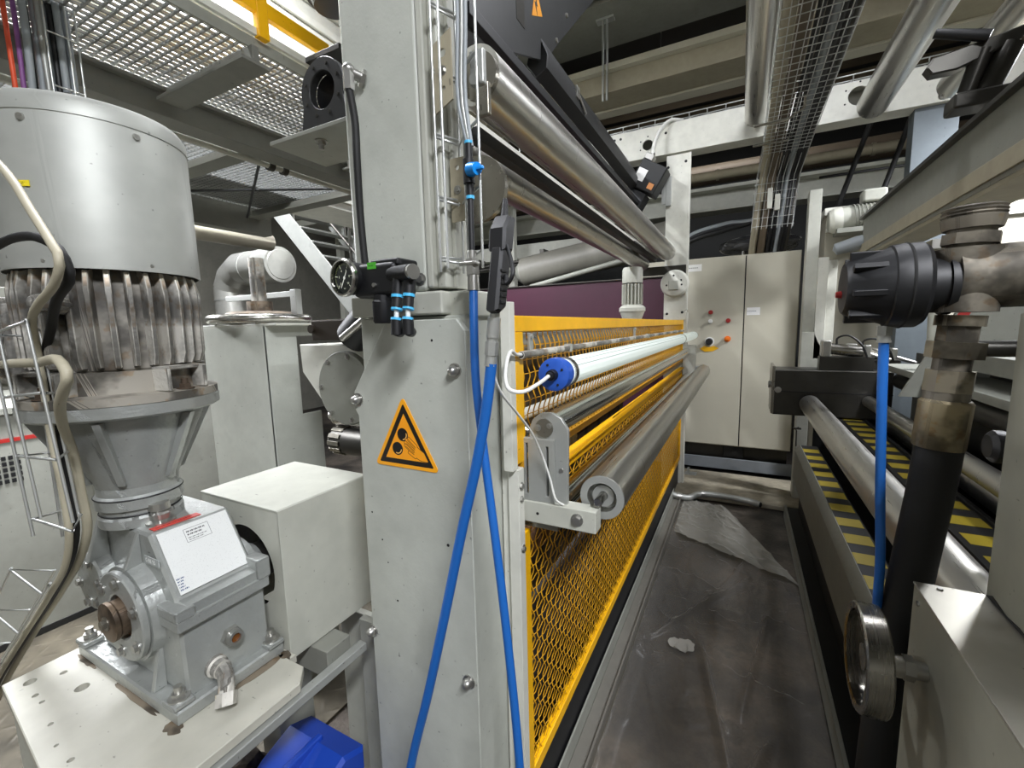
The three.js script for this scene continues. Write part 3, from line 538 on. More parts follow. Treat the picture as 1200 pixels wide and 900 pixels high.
// bearing housing in the cut-out
{
  const g = thing('bearing_housing', 'pale tapered bearing housing with a round bolted cover beside the column', 'bearing', [-1.28, 0.7, -1.3]);
  P('block', prism('z', [[-1.48, 1.555], [-1.06, 1.555], [-1.06, 1.27], [-1.24, 1.262], [-1.33, 1.29], [-1.475, 1.45]], -1.6, -1.105, 0.004), M.white, g);
  const c = P('round_cover', lathe([[0, 0.02], [0.128, 0.02], [0.132, 0.015], [0.132, 0], [0, 0]], [-1.235, 1.40, -1.105], [-1.235, 1.4, 2], 52), M.paintDark, g);
  for (let k = 0; k < 7; k++) { const a = (k + 0.5) / 7 * Math.PI * 2; bolt(c, [-1.235 + 0.115 * Math.cos(a), 1.4 + 0.115 * Math.sin(a), -1.085], 'z', 0.007); }
  P('stand', bx(-1.3, -1.1, 0.012, 1.265, -1.55, -1.3, 0.003), M.paintDark, g);
}
one('cylinder_block', [bx(-1.30, -1.12, 1.57, 1.64, -1.13, -1.02, 0.006), cyl([-1.29, 1.61, -1.02], [-1.29, 1.61, -1.01], 0.014)], mat({ color: 0x3b342c, roughness: 0.4, metalness: 0.4 }), 'dark bronze block lying on the bearing housing', 'block');
{
  const g = thing('pneumatic_cylinder', 'black cylinder tilted against the column below the pressure gauge', 'cylinder', [-1.05, 1.57, -1.0]);
  P('barrel', cyl([-1.10, 1.58, -1.02], [-0.93, 1.70, -1.0], 0.055, 0.055, 20), M.black, g);
  P('rod', cyl([-1.05, 1.58, -0.93], [-0.84, 1.68, -0.9], 0.011), M.bolt, g);
}
for (const [i, y, r, m] of [[0, 1.135, 0.05, M.steel], [1, 1.0, 0.075, M.darkSteel]]) {
  const g = thing('guide_roller', ['bright steel roller seen below the round bearing cover', 'dark expanding shaft roller under the bright steel roller'][i], 'roller', [-1.4, y - r, -1.68]);
  P('barrel', cyl([-1.98, y, -1.68], [-0.6, y, -1.68], r, r, 36), m, g);
  if (i) for (let k = 0; k < 12; k++) { const a = k / 12 * Math.PI * 2; P('expanding_strip', bx(-1.985, -1.9, -0.012, 0.012, r - 0.004, r + 0.006, 0.002).rotateX(a).translate(0, y, -1.68), M.steelDull, g); }
  P('journal', cyl([-2.03, y, -1.68], [-1.98, y, -1.68], r * 0.5), M.bolt, g);
}
one('slat_panel', [bx(-2.08, -2.05, 0.012, 1.2, -2.0, -1.98), bx(-1.75, -1.72, 0.012, 1.2, -2.0, -1.98)].concat([0, 1, 2, 3].map((i) => bx(-2.1, -1.7, 1.2 + 0.075 * i, 1.262 + 0.075 * i, -2.0, -1.98, 0.004))), M.paintFlat, 'pale slotted panel seen through the tower cut-out', 'panel');
// low white housing at the far left
{
  const g = thing('electric_housing', 'low white housing with a louvred vent behind the wire basket', 'housing', [-4, 0.012, -1]);
  P('body', bx(-4.4, -3.3, 0.012, 1.22, -2.2, 0.7, 0.008), mat({ color: 0x989a94, map: grimeT, roughness: 0.5 }), g);
  P('lid', bx(-4.42, -3.28, 1.22, 1.26, -2.22, 0.72, 0.006), M.paintDark, g);
  P('plinth', bx(-4.36, -3.297, 0.013, 0.05, -2.18, 0.68, 0.002), M.dark, g);
  P('marking', bx(-3.3, -3.2965, 1.08, 1.1, -1.0, 0.6, 0), M.red, g, 'thin red line');
  for (let r = 0; r < 5; r++) for (let c = 0; c < 7; c++) P('vent_slot', bx(-3.3, -3.296, 0.87 + 0.03 * r, 0.89 + 0.03 * r, -0.78 + 0.025 * c, -0.764 + 0.025 * c, 0), M.black, g);
}
// containers on the ground below the plate
{
  const g = thing('plastic_bin', 'blue plastic bin with a ribbed lid beside the column foot', 'bin', [-1.03, 0.012, -0.66]);
  P('body', prism('y', [[-1.15, -0.78], [-0.93, -0.78], [-0.93, -0.56], [-1.15, -0.56]], 0.012, 0.34, 0.012), M.blueBin, g);
  P('lid', [prism('x', [[-0.79, 0.34], [-0.79, 0.41], [-0.72, 0.44], [-0.63, 0.41], [-0.55, 0.36], [-0.55, 0.34]], -1.16, -0.92, 0.01)], M.blueBin, g);
  P('rib', [bx(-1.05, -1.03, 0.36, 0.447, -0.74, -0.6, 0.006)], M.blueBin, g);
}
{
  const g = new THREE.IcosahedronGeometry(1, 5), p = g.attributes.position;
  for (let i = 0; i < p.count; i++) { const x = p.getX(i), y = p.getY(i), z = p.getZ(i), k = 1 + 0.45 * (fbm((x + 2) / 4, (y + z + 4) / 8, 10, 4, 18) - 0.5); p.setXYZ(i, x * k * 0.11, y * k * 0.17, z * k * 0.12); }
  g.computeVertexNormals(); g.translate(-1.26, 0.225, -0.6);
  one('rag_heap', g, M.rag, 'heap of dirty brown rags beside the blue bin', 'rags');
}
// ---------------------------------------------------------------- walkway above left
{
  const g = thing('steel_walkway', 'grey steel walkway of open grating on channel beams above the motor', 'walkway', [-2.8, 2.35, -1.8]);
  P('long_beam', [bx(-2.2, -2.08, 2.47, 2.565, -2.7, 0.6, 0.004), bx(-2.23, -2.05, 2.556, 2.571, -2.7, 0.6, 0.002)], M.mezz, g);
  P('long_beam', [bx(-3.6, -3.5, 2.40, 2.62, -2.45, 0.6, 0.004)], M.mezz, g);
  P('edge_channel', [bx(-1.525, -1.517, 2.565, 2.602, -2.6, 0.6, 0.001)], M.paintDark, g);
  for (const [z, x0, x1] of [[-1.05, -2.05, -1.5], [-0.2, -3.5, -1.5], [-1.95, -2.05, -1.5], [-2.6, -2.05, -1.5], [-1.5, -3.5, -2.2], [-2.3, -3.5, -2.2]]) P('cross_beam', [bx(x0, x1, 2.52, 2.568, z - 0.012, z + 0.012, 0.002), bx(x0, x1, 2.508, 2.5195, z - 0.05, z + 0.05, 0.001)], M.mezz, g);
  const bar = [];
  for (let x = -3.49; x < -1.55; x += 0.03) bar.push(bx(x - 0.0028, x + 0.0025, 2.59, 2.6, x < -2.08 ? -2.38 : -2.6, 0.6, 0));
  for (let z = -2.6; z < 0.6; z += 0.03) bar.push(bx(z > -2.38 ? -3.5 : -2.08, -1.55, 2.59, 2.598, z - 0.003, z + 0.003, 0));
  const gr = P('grating', bar, M.gratingBar, g); gr.userData.kind = 'stuff';
  P('toe_board', bx(-1.515, -1.5, 2.605, 2.63, -2.6, -0.86, 0.002), M.white, g, 'white toe strip');
  P('hand_rail', [bx(-1.512, -1.49, 2.675, 2.725, -1.36, -0.83, 0.003)], M.yellow, g, 'yellow lower rail');
  P('rail_post', [bx(-1.515, -1.487, 2.60, 3.6, -1.1, -1.06, 0.003)], M.yellow, g, 'yellow rail post');
  P('hand_rail', [cyl([-1.5, 3.55, -2.6], [-1.5, 3.55, 0.6], 0.021)], M.yellow, g, 'yellow top rail');
  P('service_pipe', [cyl([-2.3, 2.50, -2.7], [-2.3, 2.50, 0.6], 0.018), cyl([-2.25, 2.515, -2.7], [-2.25, 2.515, 0.6], 0.01)], M.paintFlat, g);
  for (const z of [-1.62, -1.7]) P('pipe_clamp', [cyl([-2.3, 2.50, z], [-2.3, 2.50, z - 0.03], 0.028), bx(-2.31, -2.29, 2.51, 2.57, z - 0.02, z, 0)], M.darkSteel, g);
  P('tie_rod', [cyl([-2.25, 2.51, -1.55], [-3.5, 2.51, -2.25], 0.008, 0.008, 8), cyl([-2.25, 2.53, -2.25], [-3.5, 2.53, -1.55], 0.008, 0.008, 8)], M.dark, g);
}
{
  const g = thing('machine_cladding', 'bright white ribbed sheet metal housing standing beyond the yellow rail', 'housing', [-3.05, 2.6, -1.8]);
  P('sheet', bx(-3.45, -3.0, 2.602, 4.5, -3.3, 0.5, 0.004), M.white, g);
  for (let i = 0; i < 11; i++) P('rib', bx(-3.0, -2.975, 2.66 + 0.155 * i, 2.72 + 0.155 * i, -3.3, 0.5, 0.008), M.white, g);
}
one('motor_drum', [cyl([-1.40, 3.1, -1.33], [-1.40, 2.82, -1.30], 0.09), cyl([-1.40, 2.82, -1.3], [-1.40, 2.79, -1.3], 0.075, 0.06), bx(-1.49, -1.31, 2.6, 2.62, -1.4, -1.24), bx(-1.35, -1.33, 2.62, 3.0, -1.42, -1.40)], M.dark, 'dark fan drum at the edge of the walkway beside the column', 'fan');
{ // black flange plate left of the column
  const g = thing('flange_bracket', 'black round flange with a bolt circle on a welded bracket beside the column', 'bracket', [-1.0, 2.08, -0.97]);
  const s = new THREE.Shape(); s.absarc(-1.09, 2.285, 0.086, -0.35, Math.PI + 0.35); s.lineTo(-1.19, 2.16); s.lineTo(-0.99, 2.16); s.closePath();
  P('flange', prism('z', s, -0.98, -0.955, 0.002, [circ(-1.09, 2.285, 0.05)]), M.dark, g);
  for (let k = 0; k < 8; k++) { const a = (k + 0.5) / 8 * Math.PI * 2; bolt(g, [-1.09 + 0.069 * Math.cos(a), 2.285 + 0.069 * Math.sin(a), -0.955], 'z', 0.005, capG, M.darkSteel); }
  P('bore', cyl([-1.09, 2.285, -0.98], [-1.09, 2.285, -1.1], 0.05, 0.05, 28, true), M.black, g);
  P('shelf', bx(-1.26, -0.846, 2.148, 2.16, -1.1, -0.9, 0.002), M.paintDark, g);
  P('gusset', prism('z', [[-1.0, 2.148], [-0.846, 2.148], [-0.846, 2.03], [-1.0, 2.06]], -0.985, -0.975, 0), M.darkSteel, g);
  bolt(g, [-1.1, 2.148, -0.95], '-y', 0.012, studG);
}
// insulated duct with elbow, and long pipe
{
  const g = thing('ventilation_duct', 'shiny silver insulated duct with a mitred elbow behind the tower', 'duct', [-5.58, 0, -3.3]);
  const r = 0.19;
  P('riser', cyl([-5.58, 0.0, -3.3], [-5.58, 2.16, -3.3], r, r, 32), M.duct, g);
  P('elbow', [cyl([-5.58, 2.14, -3.3], [-5.48, 2.29, -3.3], r, r, 32), cyl([-5.51, 2.26, -3.3], [-5.32, 2.36, -3.3], r, r, 32)], M.duct, g);
  P('branch', cyl([-5.35, 2.36, -3.3], [-4.62, 2.36, -3.3], r, r, 32), M.duct, g);
  for (const x of [-5.15, -4.9]) P('seam_band', cyl([x, 2.36, -3.3], [x + 0.03, 2.36, -3.3], r + 0.004, r + 0.004, 32), M.zinc, g);
  P('seam_band', cyl([-5.58, 2.0, -3.3], [-5.58, 2.02, -3.3], r + 0.004, r + 0.004, 32), M.zinc, g);
  P('end_cap', lathe([[0, 0.012], [0.16, 0.012], [0.165, 0.006], [0.196, 0.006], [0.196, -0.03]], [-4.62, 2.36, -3.3], [0, 2.36, -3.3]), M.duct, g);
}
one('pipe', [cyl([-4.25, 2.50, -2.95], [-4.25, 2.50, 0.5], 0.078), ...[-1.2, -2.2].map((z) => cyl([-4.25, 2.50, z], [-4.25, 2.50, z - 0.04], 0.086))], mat({ color: 0xb5b0a2, metalness: 0.7, roughness: 0.35 }), 'long beige pipe running under the walkway', 'pipe');
one('service_box', [bx(-4.75, -4.5, 2.26, 2.38, -2.2, 0.5, 0.01)], M.paintFlat, 'light grey cable trunking below the long beige pipe', 'trunking');
// stairs
{
  const g = thing('steel_stairs', 'galvanised open-tread stairs leading up to the walkway', 'stairs', [-4.8, 0, -4.2]);
  const A = [-4.87, 3.03], B = [-2.1, 0.2], n = 16;
  const str = [[A[0] - 0.07, A[1] - 0.07], [A[0] - 0.07, A[1] + 0.14], [A[0] + 0.07, A[1] + 0.07], [B[0] + 0.07, B[1] + 0.07], [B[0] + 0.07, B[1] - 0.2], [B[0] - 0.07, B[1] - 0.07]];
  P('stringer', prism('z', str, -3.5, -3.485, 0.001), M.zinc, g); P('stringer', prism('z', str, -4.3, -4.285, 0.001), M.zinc, g);
  for (let i = 0; i < n; i++) { const t = (i + 0.3) / n, x = A[0] + (B[0] - A[0]) * t + 0.08, y = A[1] + (B[1] - A[1]) * t; P('tread', bx(x - 0.075, x + 0.075, y - 0.02, y, -4.28, -3.5, 0.004), M.zinc, g); }
  for (const z of [-3.52, -4.26]) {
    P('hand_rail', cyl([A[0] + 0.1, A[1] + 0.95, z], [B[0] + 0.1, B[1] + 0.95, z], 0.02, 0.02, 12), M.darkSteel, g);
    P('knee_rail', cyl([A[0] + 0.1, A[1] + 0.5, z], [B[0] + 0.1, B[1] + 0.5, z], 0.014, 0.014, 10), M.darkSteel, g);
    for (const t of [0.05, 0.36, 0.68, 0.97]) { const x = A[0] + (B[0] - A[0]) * t + 0.12, y = A[1] + (B[1] - A[1]) * t; P('baluster', cyl([x, y - 0.1, z], [x, y + 0.93, z], 0.017, 0.017, 10), M.darkSteel, g); }
  }
}
{
  const g = thing('platform_rail', 'yellow edged platform far behind the stairs', 'platform', [-3.6, 2.7, -5.2]);
  P('edge_board', bx(-6.6, -2.9, 3.47, 3.58, -5.05, -5.0, 0.004), M.yellow, g);
  P('deck', bx(-6.6, -2.9, 3.3, 3.4, -6.0, -5.0, 0.004), M.paintFlat, g); for (const x of [-6.5, -3.0]) P('leg', bx(x - 0.05, x + 0.05, 0, 3.3, -5.9, -5.8), M.paintFlat, g);
  P('rail_post', cyl([-6.1, 3.4, -5.03], [-6.1, 4.0, -5.03], 0.03), M.yellow, g);
}
// bundle of risers behind the fan cover
for (let i = 0; i < 11; i++) {
  const z = -0.565 - 0.0135 * i + 0.004 * hash(i, 2, 3), x = -1.9 + 0.012 * (i % 3), w = 0.01 * (hash(i, 5, 8) - 0.5);
  const m = i === 0 ? M.orange : i === 1 ? M.purple : [M.greyCable, M.zinc, M.greyCable, M.dark][i % 4];
  const nth = ['', '', 'first', 'second', 'third', 'fourth', 'fifth', 'sixth', 'seventh', 'eighth', 'ninth'][i];
  one('cable', hose([[x - 0.03, 1.2, z], [x, 1.9, z + w], [x, 2.2, z], [x + 0.01, 2.5, z - w], [x - 0.01, 3.4, z]], i < 2 ? 0.006 : 0.0075 + 0.002 * hash(i, 7, 7), 24, 8), m, i === 0 ? 'bright orange cable rising behind the fan cover' : i === 1 ? 'purple cable rising behind the fan cover' : `${nth} riser cable after the purple one in the bundle behind the fan cover`, 'cable', i > 1 ? 'riser cables behind the fan cover' : undefined);
}
{
  const g = thing('cable_ladder', 'upright zinc wire cable ladder behind the fan cover', 'cable tray', [-1.86, 1.2, -0.68]);
  for (const z of [-0.632, -0.682, -0.705]) P('long_wire', cyl([-1.85, 1.2, z], [-1.85, 3.4, z], 0.003, 0.003, 6), M.wire, g);
  for (let i = 0; i < 14; i++) P('cross_wire', cyl([-1.85, 1.3 + 0.15 * i, -0.63], [-1.85, 1.3 + 0.15 * i, -0.707], 0.0026, 0.0026, 6), M.wire, g);
}
// ---------------------------------------------------------------- main column
const CZ = -0.8;
{
  const g = thing('machine_column', 'tall pale grey machine column with a pinch hazard triangle at the left of the yellow guard', 'column', [-0.7, 0, -0.95]);
  P('lower_plate', prism('z', [[-0.872, 0.0], [-0.53, 0.0], [-0.53, 1.595], [-0.552, 1.622], [-0.755, 1.622], [-0.876, 1.445], [-0.876, 1.40], [-0.866, 1.385]], CZ - 0.02, CZ, 0.002), M.paint, g);
  P('lower_box', bx(-0.855, -0.54, 0, 1.63, -0.995, CZ - 0.018, 0.004), M.paint, g);
  P('side_strip', [bx(-0.536, -0.515, 0.0, 1.62, -0.975, -0.955, 0.002)], M.white, g);
  P('cap_block', [bx(-0.862, -0.585, 1.632, 1.684, -1.0, CZ + 0.004, 0.006), bx(-0.6, -0.53, 1.625, 1.684, -1.0, CZ - 0.03, 0.006)], M.paintFlat, g);
  P('upper_post', bx(-0.846, -0.625, 1.684, 4.4, -0.96, CZ, 0.012), M.paint, g);
  P('corner_rib', [bx(-0.625, -0.606, 1.69, 4.4, -0.93, CZ + 0.002, 0.006)], M.paintFlat, g);
  P('side_rail', [bx(-0.606, -0.582, 1.69, 4.4, -0.905, CZ - 0.012, 0.004), bx(-0.582, -0.572, 1.69, 4.4, -0.885, CZ - 0.04, 0.002)], M.paintFlat, g);
  for (const [x, y] of [[-0.56, 1.508], [-0.862, 1.427], [-0.866, 0.785], [-0.555, 0.75]]) bolt(g, [x, y, CZ], 'z', 0.0125, domeG, M.bolt, 'cap_nut');
  bolt(g, [-0.642, 1.712, CZ], 'z', 0.009, hexG);
  for (const [x, y, r] of [[-0.62, 1.575, 0.003], [-0.6, 1.09, 0.004], [-0.84, 1.13, 0.0025], [-0.81, 1.06, 0.0025], [-0.795, 1.0, 0.002], [-0.77, 0.9, 0.003]]) P('paint_chip', cyl([x, y, CZ - 0.001], [x, y, CZ + 0.0006], r, r, 8), M.dark, g);
  // warning triangle
  const T = (r) => { const s = new THREE.Shape(); const p = [[-0.1, 0], [0.1, 0], [0, 0.178]]; const n = 3;
    for (let i = 0; i < n; i++) { const a = p[i], b = p[(i + 1) % n], c = p[(i + n - 1) % n]; const q = (u, w, d) => { const l = Math.hypot(w[0] - u[0], w[1] - u[1]); return [u[0] + (w[0] - u[0]) / l * d, u[1] + (w[1] - u[1]) / l * d]; };
      const A = q(a, c, r), B = q(a, b, r); if (!i) s.moveTo(...A); else s.lineTo(...A); s.quadraticCurveTo(a[0], a[1], B[0], B[1]); } s.closePath(); return s; };
  const sg = prism('z', T(0.016), 0, 0.0016); const p = sg.attributes.position, uv = new Float32Array(p.count * 2);
  for (let i = 0; i < p.count; i++) { uv[2 * i] = (p.getX(i) + 0.1) / 0.2; uv[2 * i + 1] = (p.getY(i) + 0.01) / 0.2; }
  sg.setAttribute('uv', new THREE.BufferAttribute(uv, 2)); sg.translate(-0.7145, 1.265, CZ);
  P('warning_sign', sg, mat({ roughness: 0.4, map: drawn(1024, 1024, (x, w) => {
    const X = (u) => (u + 0.1) / 0.2 * w, Y = (v) => w - (v + 0.01) / 0.2 * w;
    x.fillStyle = '#f6a81c'; x.fillRect(0, 0, w, w);
    const tri = (m, f) => { const p3 = [[-0.1 + m * 1.73, m], [0.1 - m * 1.73, m], [0, 0.178 - m * 2]]; x.fillStyle = f; x.strokeStyle = f; x.lineJoin = 'round'; x.lineWidth = 26; x.beginPath(); p3.forEach((q, i) => (i ? x.lineTo(X(q[0]), Y(q[1])) : x.moveTo(X(q[0]), Y(q[1])))); x.closePath(); x.fill(); x.stroke(); };
    tri(0.0115, '#17120e'); x.lineWidth = 1;
    x.fillStyle = '#f7a216'; x.beginPath(); [[-0.1 + 0.0212 * 1.73, 0.0212], [0.1 - 0.0212 * 1.73, 0.0212], [0, 0.178 - 0.0424]].forEach((q, i) => (i ? x.lineTo(X(q[0]), Y(q[1])) : x.moveTo(X(q[0]), Y(q[1])))); x.closePath(); x.fill();
    for (const [u, v, a] of [[-0.006, 0.083, 0.4], [-0.024, 0.047, 0.9]]) { x.fillStyle = '#120f10'; x.beginPath(); x.ellipse(X(u), Y(v), 84, 84, 0, 0, 7); x.fill(); x.strokeStyle = '#f9c36a'; x.lineWidth = 13; x.lineCap = 'round'; x.beginPath(); x.arc(X(u), Y(v), 60, -0.7 + a, 1.1 + a); x.stroke(); }
    const ln = (p, w, c) => { x.strokeStyle = c; x.lineWidth = w; x.lineCap = x.lineJoin = 'round'; x.beginPath(); p.forEach((q, i) => (i ? x.lineTo(X(q[0]), Y(q[1])) : x.moveTo(X(q[0]), Y(q[1])))); x.stroke(); };
    const fing = [[[0.012, 0.0755], [0.034, 0.058]], [[0.005, 0.0715], [0.030, 0.052]], [[0.0015, 0.065], [0.028, 0.046]], [[0.0015, 0.0575], [0.026, 0.040]], [[0.012, 0.041], [0.03, 0.031]]];
    const palm = [[0.034, 0.056], [0.028, 0.034], [0.046, 0.026], [0.066, 0.024], [0.056, 0.042]];
    ln([...palm, palm[0]], 30, '#3a1c08'); fing.forEach((f) => { ln(f, 44, '#3a1c08'); ln(f, 30, '#f7a216'); });
    x.fillStyle = '#f7a216'; x.beginPath(); palm.forEach((q, i) => (i ? x.lineTo(X(q[0]), Y(q[1])) : x.moveTo(X(q[0]), Y(q[1])))); x.closePath(); x.fill(); ln([...palm, palm[0]], 16, '#f7a216');
    for (let k = 0; k < 3; k++) ln([[0.008 - 0.003 * k, 0.0695 - 0.007 * k], [0.03 - 0.002 * k, 0.0525 - 0.006 * k]], 6, '#3a1c08');
  }) }), g, 'yellow pinch hazard triangle with two rollers and a hand', true);
}
// pressure regulator with gauge
{
  const g = thing('pressure_regulator', 'black pneumatic regulator with a round pressure gauge and black elbow fittings on the column', 'regulator', [-0.7, 1.6, -0.75]);
  P('body', [bx(-0.775, -0.65, 1.672, 1.745, -0.797, -0.722, 0.012), bx(-0.725, -0.645, 1.735, 1.752, -0.797, -0.73, 0.006)], M.black, g);
  const d = V(-0.08, 0, 1).normalize(), c = V(-0.776, 1.716, -0.728);
  const at = (k) => [c.x + d.x * k, c.y, c.z + d.z * k];
  P('gauge_body', cyl(at(-0.03), at(0.022), 0.036, 0.036, 36), M.black, g);
  P('gauge_rim', lathe([[0.036, 0.016], [0.0405, 0.018], [0.041, 0.026], [0.0385, 0.03], [0.0355, 0.03], [0.035, 0.024]], at(0), at(1), 44), M.steel, g);
  const face = new THREE.CircleGeometry(0.0355, 40), R = V(0, 0, 0).crossVectors(UP, d);
  face.applyMatrix4(new THREE.Matrix4().makeBasis(R, UP, d)).translate(...at(0.0225));
  P('gauge_face', face, mat({ roughness: 0.25, map: drawn(512, 512, (x, w) => {
    x.fillStyle = '#151a17'; x.fillRect(0, 0, w, w); x.translate(w / 2, w / 2);
    for (let i = 0; i <= 50; i++) { const a = (135 + 270 * i / 50) * Math.PI / 180, L = i % 10 ? 0.06 : 0.13; x.strokeStyle = i % 10 ? '#9aa56a' : '#e9ecd0'; x.lineWidth = i % 10 ? 4 : 10; x.beginPath(); x.moveTo(Math.cos(a) * w * 0.44, Math.sin(a) * w * 0.44); x.lineTo(Math.cos(a) * w * (0.44 - L), Math.sin(a) * w * (0.44 - L)); x.stroke(); }
    x.fillStyle = '#e9ecd0'; x.font = 'bold 46px sans-serif'; x.textAlign = 'center'; ['0', '2', '4', '6', '8', '10'].forEach((t, i) => { const a = (135 + 54 * i) * Math.PI / 180; x.fillText(t, Math.cos(a) * w * 0.24, Math.sin(a) * w * 0.24 + 16); });
    x.font = '34px sans-serif'; x.fillText('bar', 0, w * 0.34);
    x.strokeStyle = '#fbfbf0'; x.lineWidth = 16; x.beginPath(); x.moveTo(-0.17 * w, 0.3 * w); x.lineTo(0.12 * w, -0.2 * w); x.stroke(); x.fillStyle = '#fbfbf0'; x.beginPath(); x.arc(0, 0, 26, 0, 7); x.fill();
  }) }), g, undefined, true);
  decal('green_label', g, [-0.71, 1.738, -0.7205], [0, 0, 1], [0, 1, 0], 0.024, 0.014, drawn(96, 56, (x, w, h) => { x.fillStyle = '#46a52c'; x.fillRect(0, 0, w, h); scribble(x, 14, 16, 64, 24, 1, '#1f5d14'); }), 'green label');
  P('screw', cyl([-0.705, 1.697, -0.722], [-0.705, 1.697, -0.717], 0.0045, 0.0045, 14), M.bolt, g);
  P('adjust_knob', [lathe([[0.012, 0.012], [0.02, 0.01], [0.02, 0], [0.023, -0.004], [0.023, -0.045], [0.02, -0.05], [0, -0.05]], [-0.697, 1.665, -0.735], [-0.697, 9, -0.735], 28)], M.black, g);
  // fittings
  P('coupling', cyl([-0.665, 1.717, -0.735], [-0.598, 1.716, -0.715], 0.017, 0.0165, 24), M.black, g);
  P('coupling_cap', cyl([-0.598, 1.716, -0.715], [-0.59, 1.716, -0.7125], 0.0155, 0.0155, 24), M.bolt, g, 'chrome end cap');
  for (const x of [-0.642, -0.611]) {
    P('fitting', [cyl([x, 1.712, -0.727], [x, 1.672, -0.72], 0.0125, 0.0115, 18), cyl([x, 1.672, -0.72], [x, 1.645, -0.715], 0.011, 0.011, 18)], M.black, g); P('elbow', [cyl([x, 1.622, -0.713], [x, 1.59, -0.712], 0.0115, 0.0125, 18), cyl([x, 1.598, -0.712], [x - 0.016, 1.595, -0.74], 0.011, 0.011, 14)], M.black, g);
    P('release_ring', [cyl([x, 1.673, -0.72], [x, 1.667, -0.719], 0.0125), cyl([x, 1.645, -0.716], [x, 1.641, -0.715], 0.012), cyl([x, 1.625, -0.713], [x, 1.62, -0.712], 0.0115)], M.aqua, g, 'blue release rings');
    P('tube_stub', cyl([x, 1.645, -0.7145], [x, 1.615, -0.713], 0.005, 0.005, 12), M.whiteCable, g);
  }
}
one('air_hose', hose([[-0.787, 2.13, -0.765], [-0.776, 2.06, -0.765], [-0.772, 1.98, -0.76], [-0.778, 1.86, -0.765], [-0.773, 1.75, -0.765], [-0.772, 1.74, -0.765]], 0.0085, 40, 12), M.rubber, 'black air hose running down the face of the column to the regulator', 'hose');
{
  const g = thing('elbow_fitting', 'nickel plated elbow fitting at the top of the black air hose', 'fitting', [-0.785, 2.12, -0.77]);
  P('body', [cyl([-0.787, 2.172, -0.766], [-0.787, 2.125, -0.765], 0.0125, 0.0125, 6), new THREE.SphereGeometry(0.0135, 16, 12).translate(-0.787, 2.168, -0.767), cyl([-0.787, 2.166, -0.768], [-0.772, 2.158, -0.797], 0.0105, 0.0115, 12)], M.bolt, g);
  P('nut', [cyl([-0.7755, 2.16, -0.79], [-0.772, 2.158, -0.7965], 0.018, 0.018, 6)], M.bolt, g);
}
// wire tray on the column's side
{
  const g = thing('cable_tray', 'narrow upright zinc wire tray on the side of the column above the blue hoses', 'cable tray', [-0.52, 1.7, -0.83]);
  const W = [[-0.573, -0.782], [-0.528, -0.745], [-0.515, -0.80], [-0.468, -0.78]];
  W.forEach(([x, z]) => P('long_wire', cyl([x, 1.72, z], [x, 3.2, z], 0.0028, 0.0028, 8), M.wire, g));
  P('long_wire', cyl([-0.55, 1.72, -0.835], [-0.55, 3.2, -0.835], 0.0028, 0.0028, 8), M.wire, g);
  for (let y = 1.745; y < 3.2; y += 0.123) P('cross_wire', [strand([[-0.55, y + 0.006, -0.838], [-0.573, y + 0.006, -0.785]], 0.0028, 6), strand([[-0.573, y, -0.785], [-0.55, y - 0.004, -0.835], [-0.515, y, -0.803]], 0.0028, 6), strand([[-0.515, y, -0.803], [-0.468, y + 0.012, -0.783]], 0.0032, 6)], M.wire, g);
  const pl = P('mounting_plate', prism('z', [[-0.573, 2.035], [-0.529, 2.055], [-0.529, 2.185], [-0.573, 2.165]], -0.79, -0.786, 0, [circ(-0.55, 2.145, 0.008), circ(-0.55, 2.08, 0.004)]), M.beigeBeam, g);
  bolt(pl, [-0.55, 2.112, -0.786], 'z', 0.006);
  const p2 = P('mounting_plate', prism('z', [[-0.57, 1.83], [-0.535, 1.83], [-0.535, 1.96], [-0.57, 1.96]], -0.83, -0.826, 0, [circ(-0.552, 1.94, 0.005), circ(-0.552, 1.865, 0.005)]), M.beigeBeam, g);
  bolt(p2, [-0.552, 1.895, -0.826], 'z', 0.006);
  P('saddle', [bx(-0.497, -0.465, 2.075, 2.14, -0.815, -0.8, 0.004), cyl([-0.483, 2.085, -0.8], [-0.483, 2.085, -0.795], 0.012)], M.zinc, g);
}
for (const [i, x] of [-0.512, -0.503, -0.495].entries()) one('pneumatic_tube', hose([[x - 0.005, 3.2, -0.79], [x, 2.5, -0.785], [x + 0.004, 2.2, -0.783], [x - 0.004, 2.05, -0.785], [-0.494 + 0.004 * i, 1.955, -0.782]], 0.0042, 30, 8), [M.greyCable, M.zinc, M.greyCable][i], ['leftmost', 'middle', 'rightmost'][i] + ' of the three slim grey tubes inside the column wire tray', 'tube');
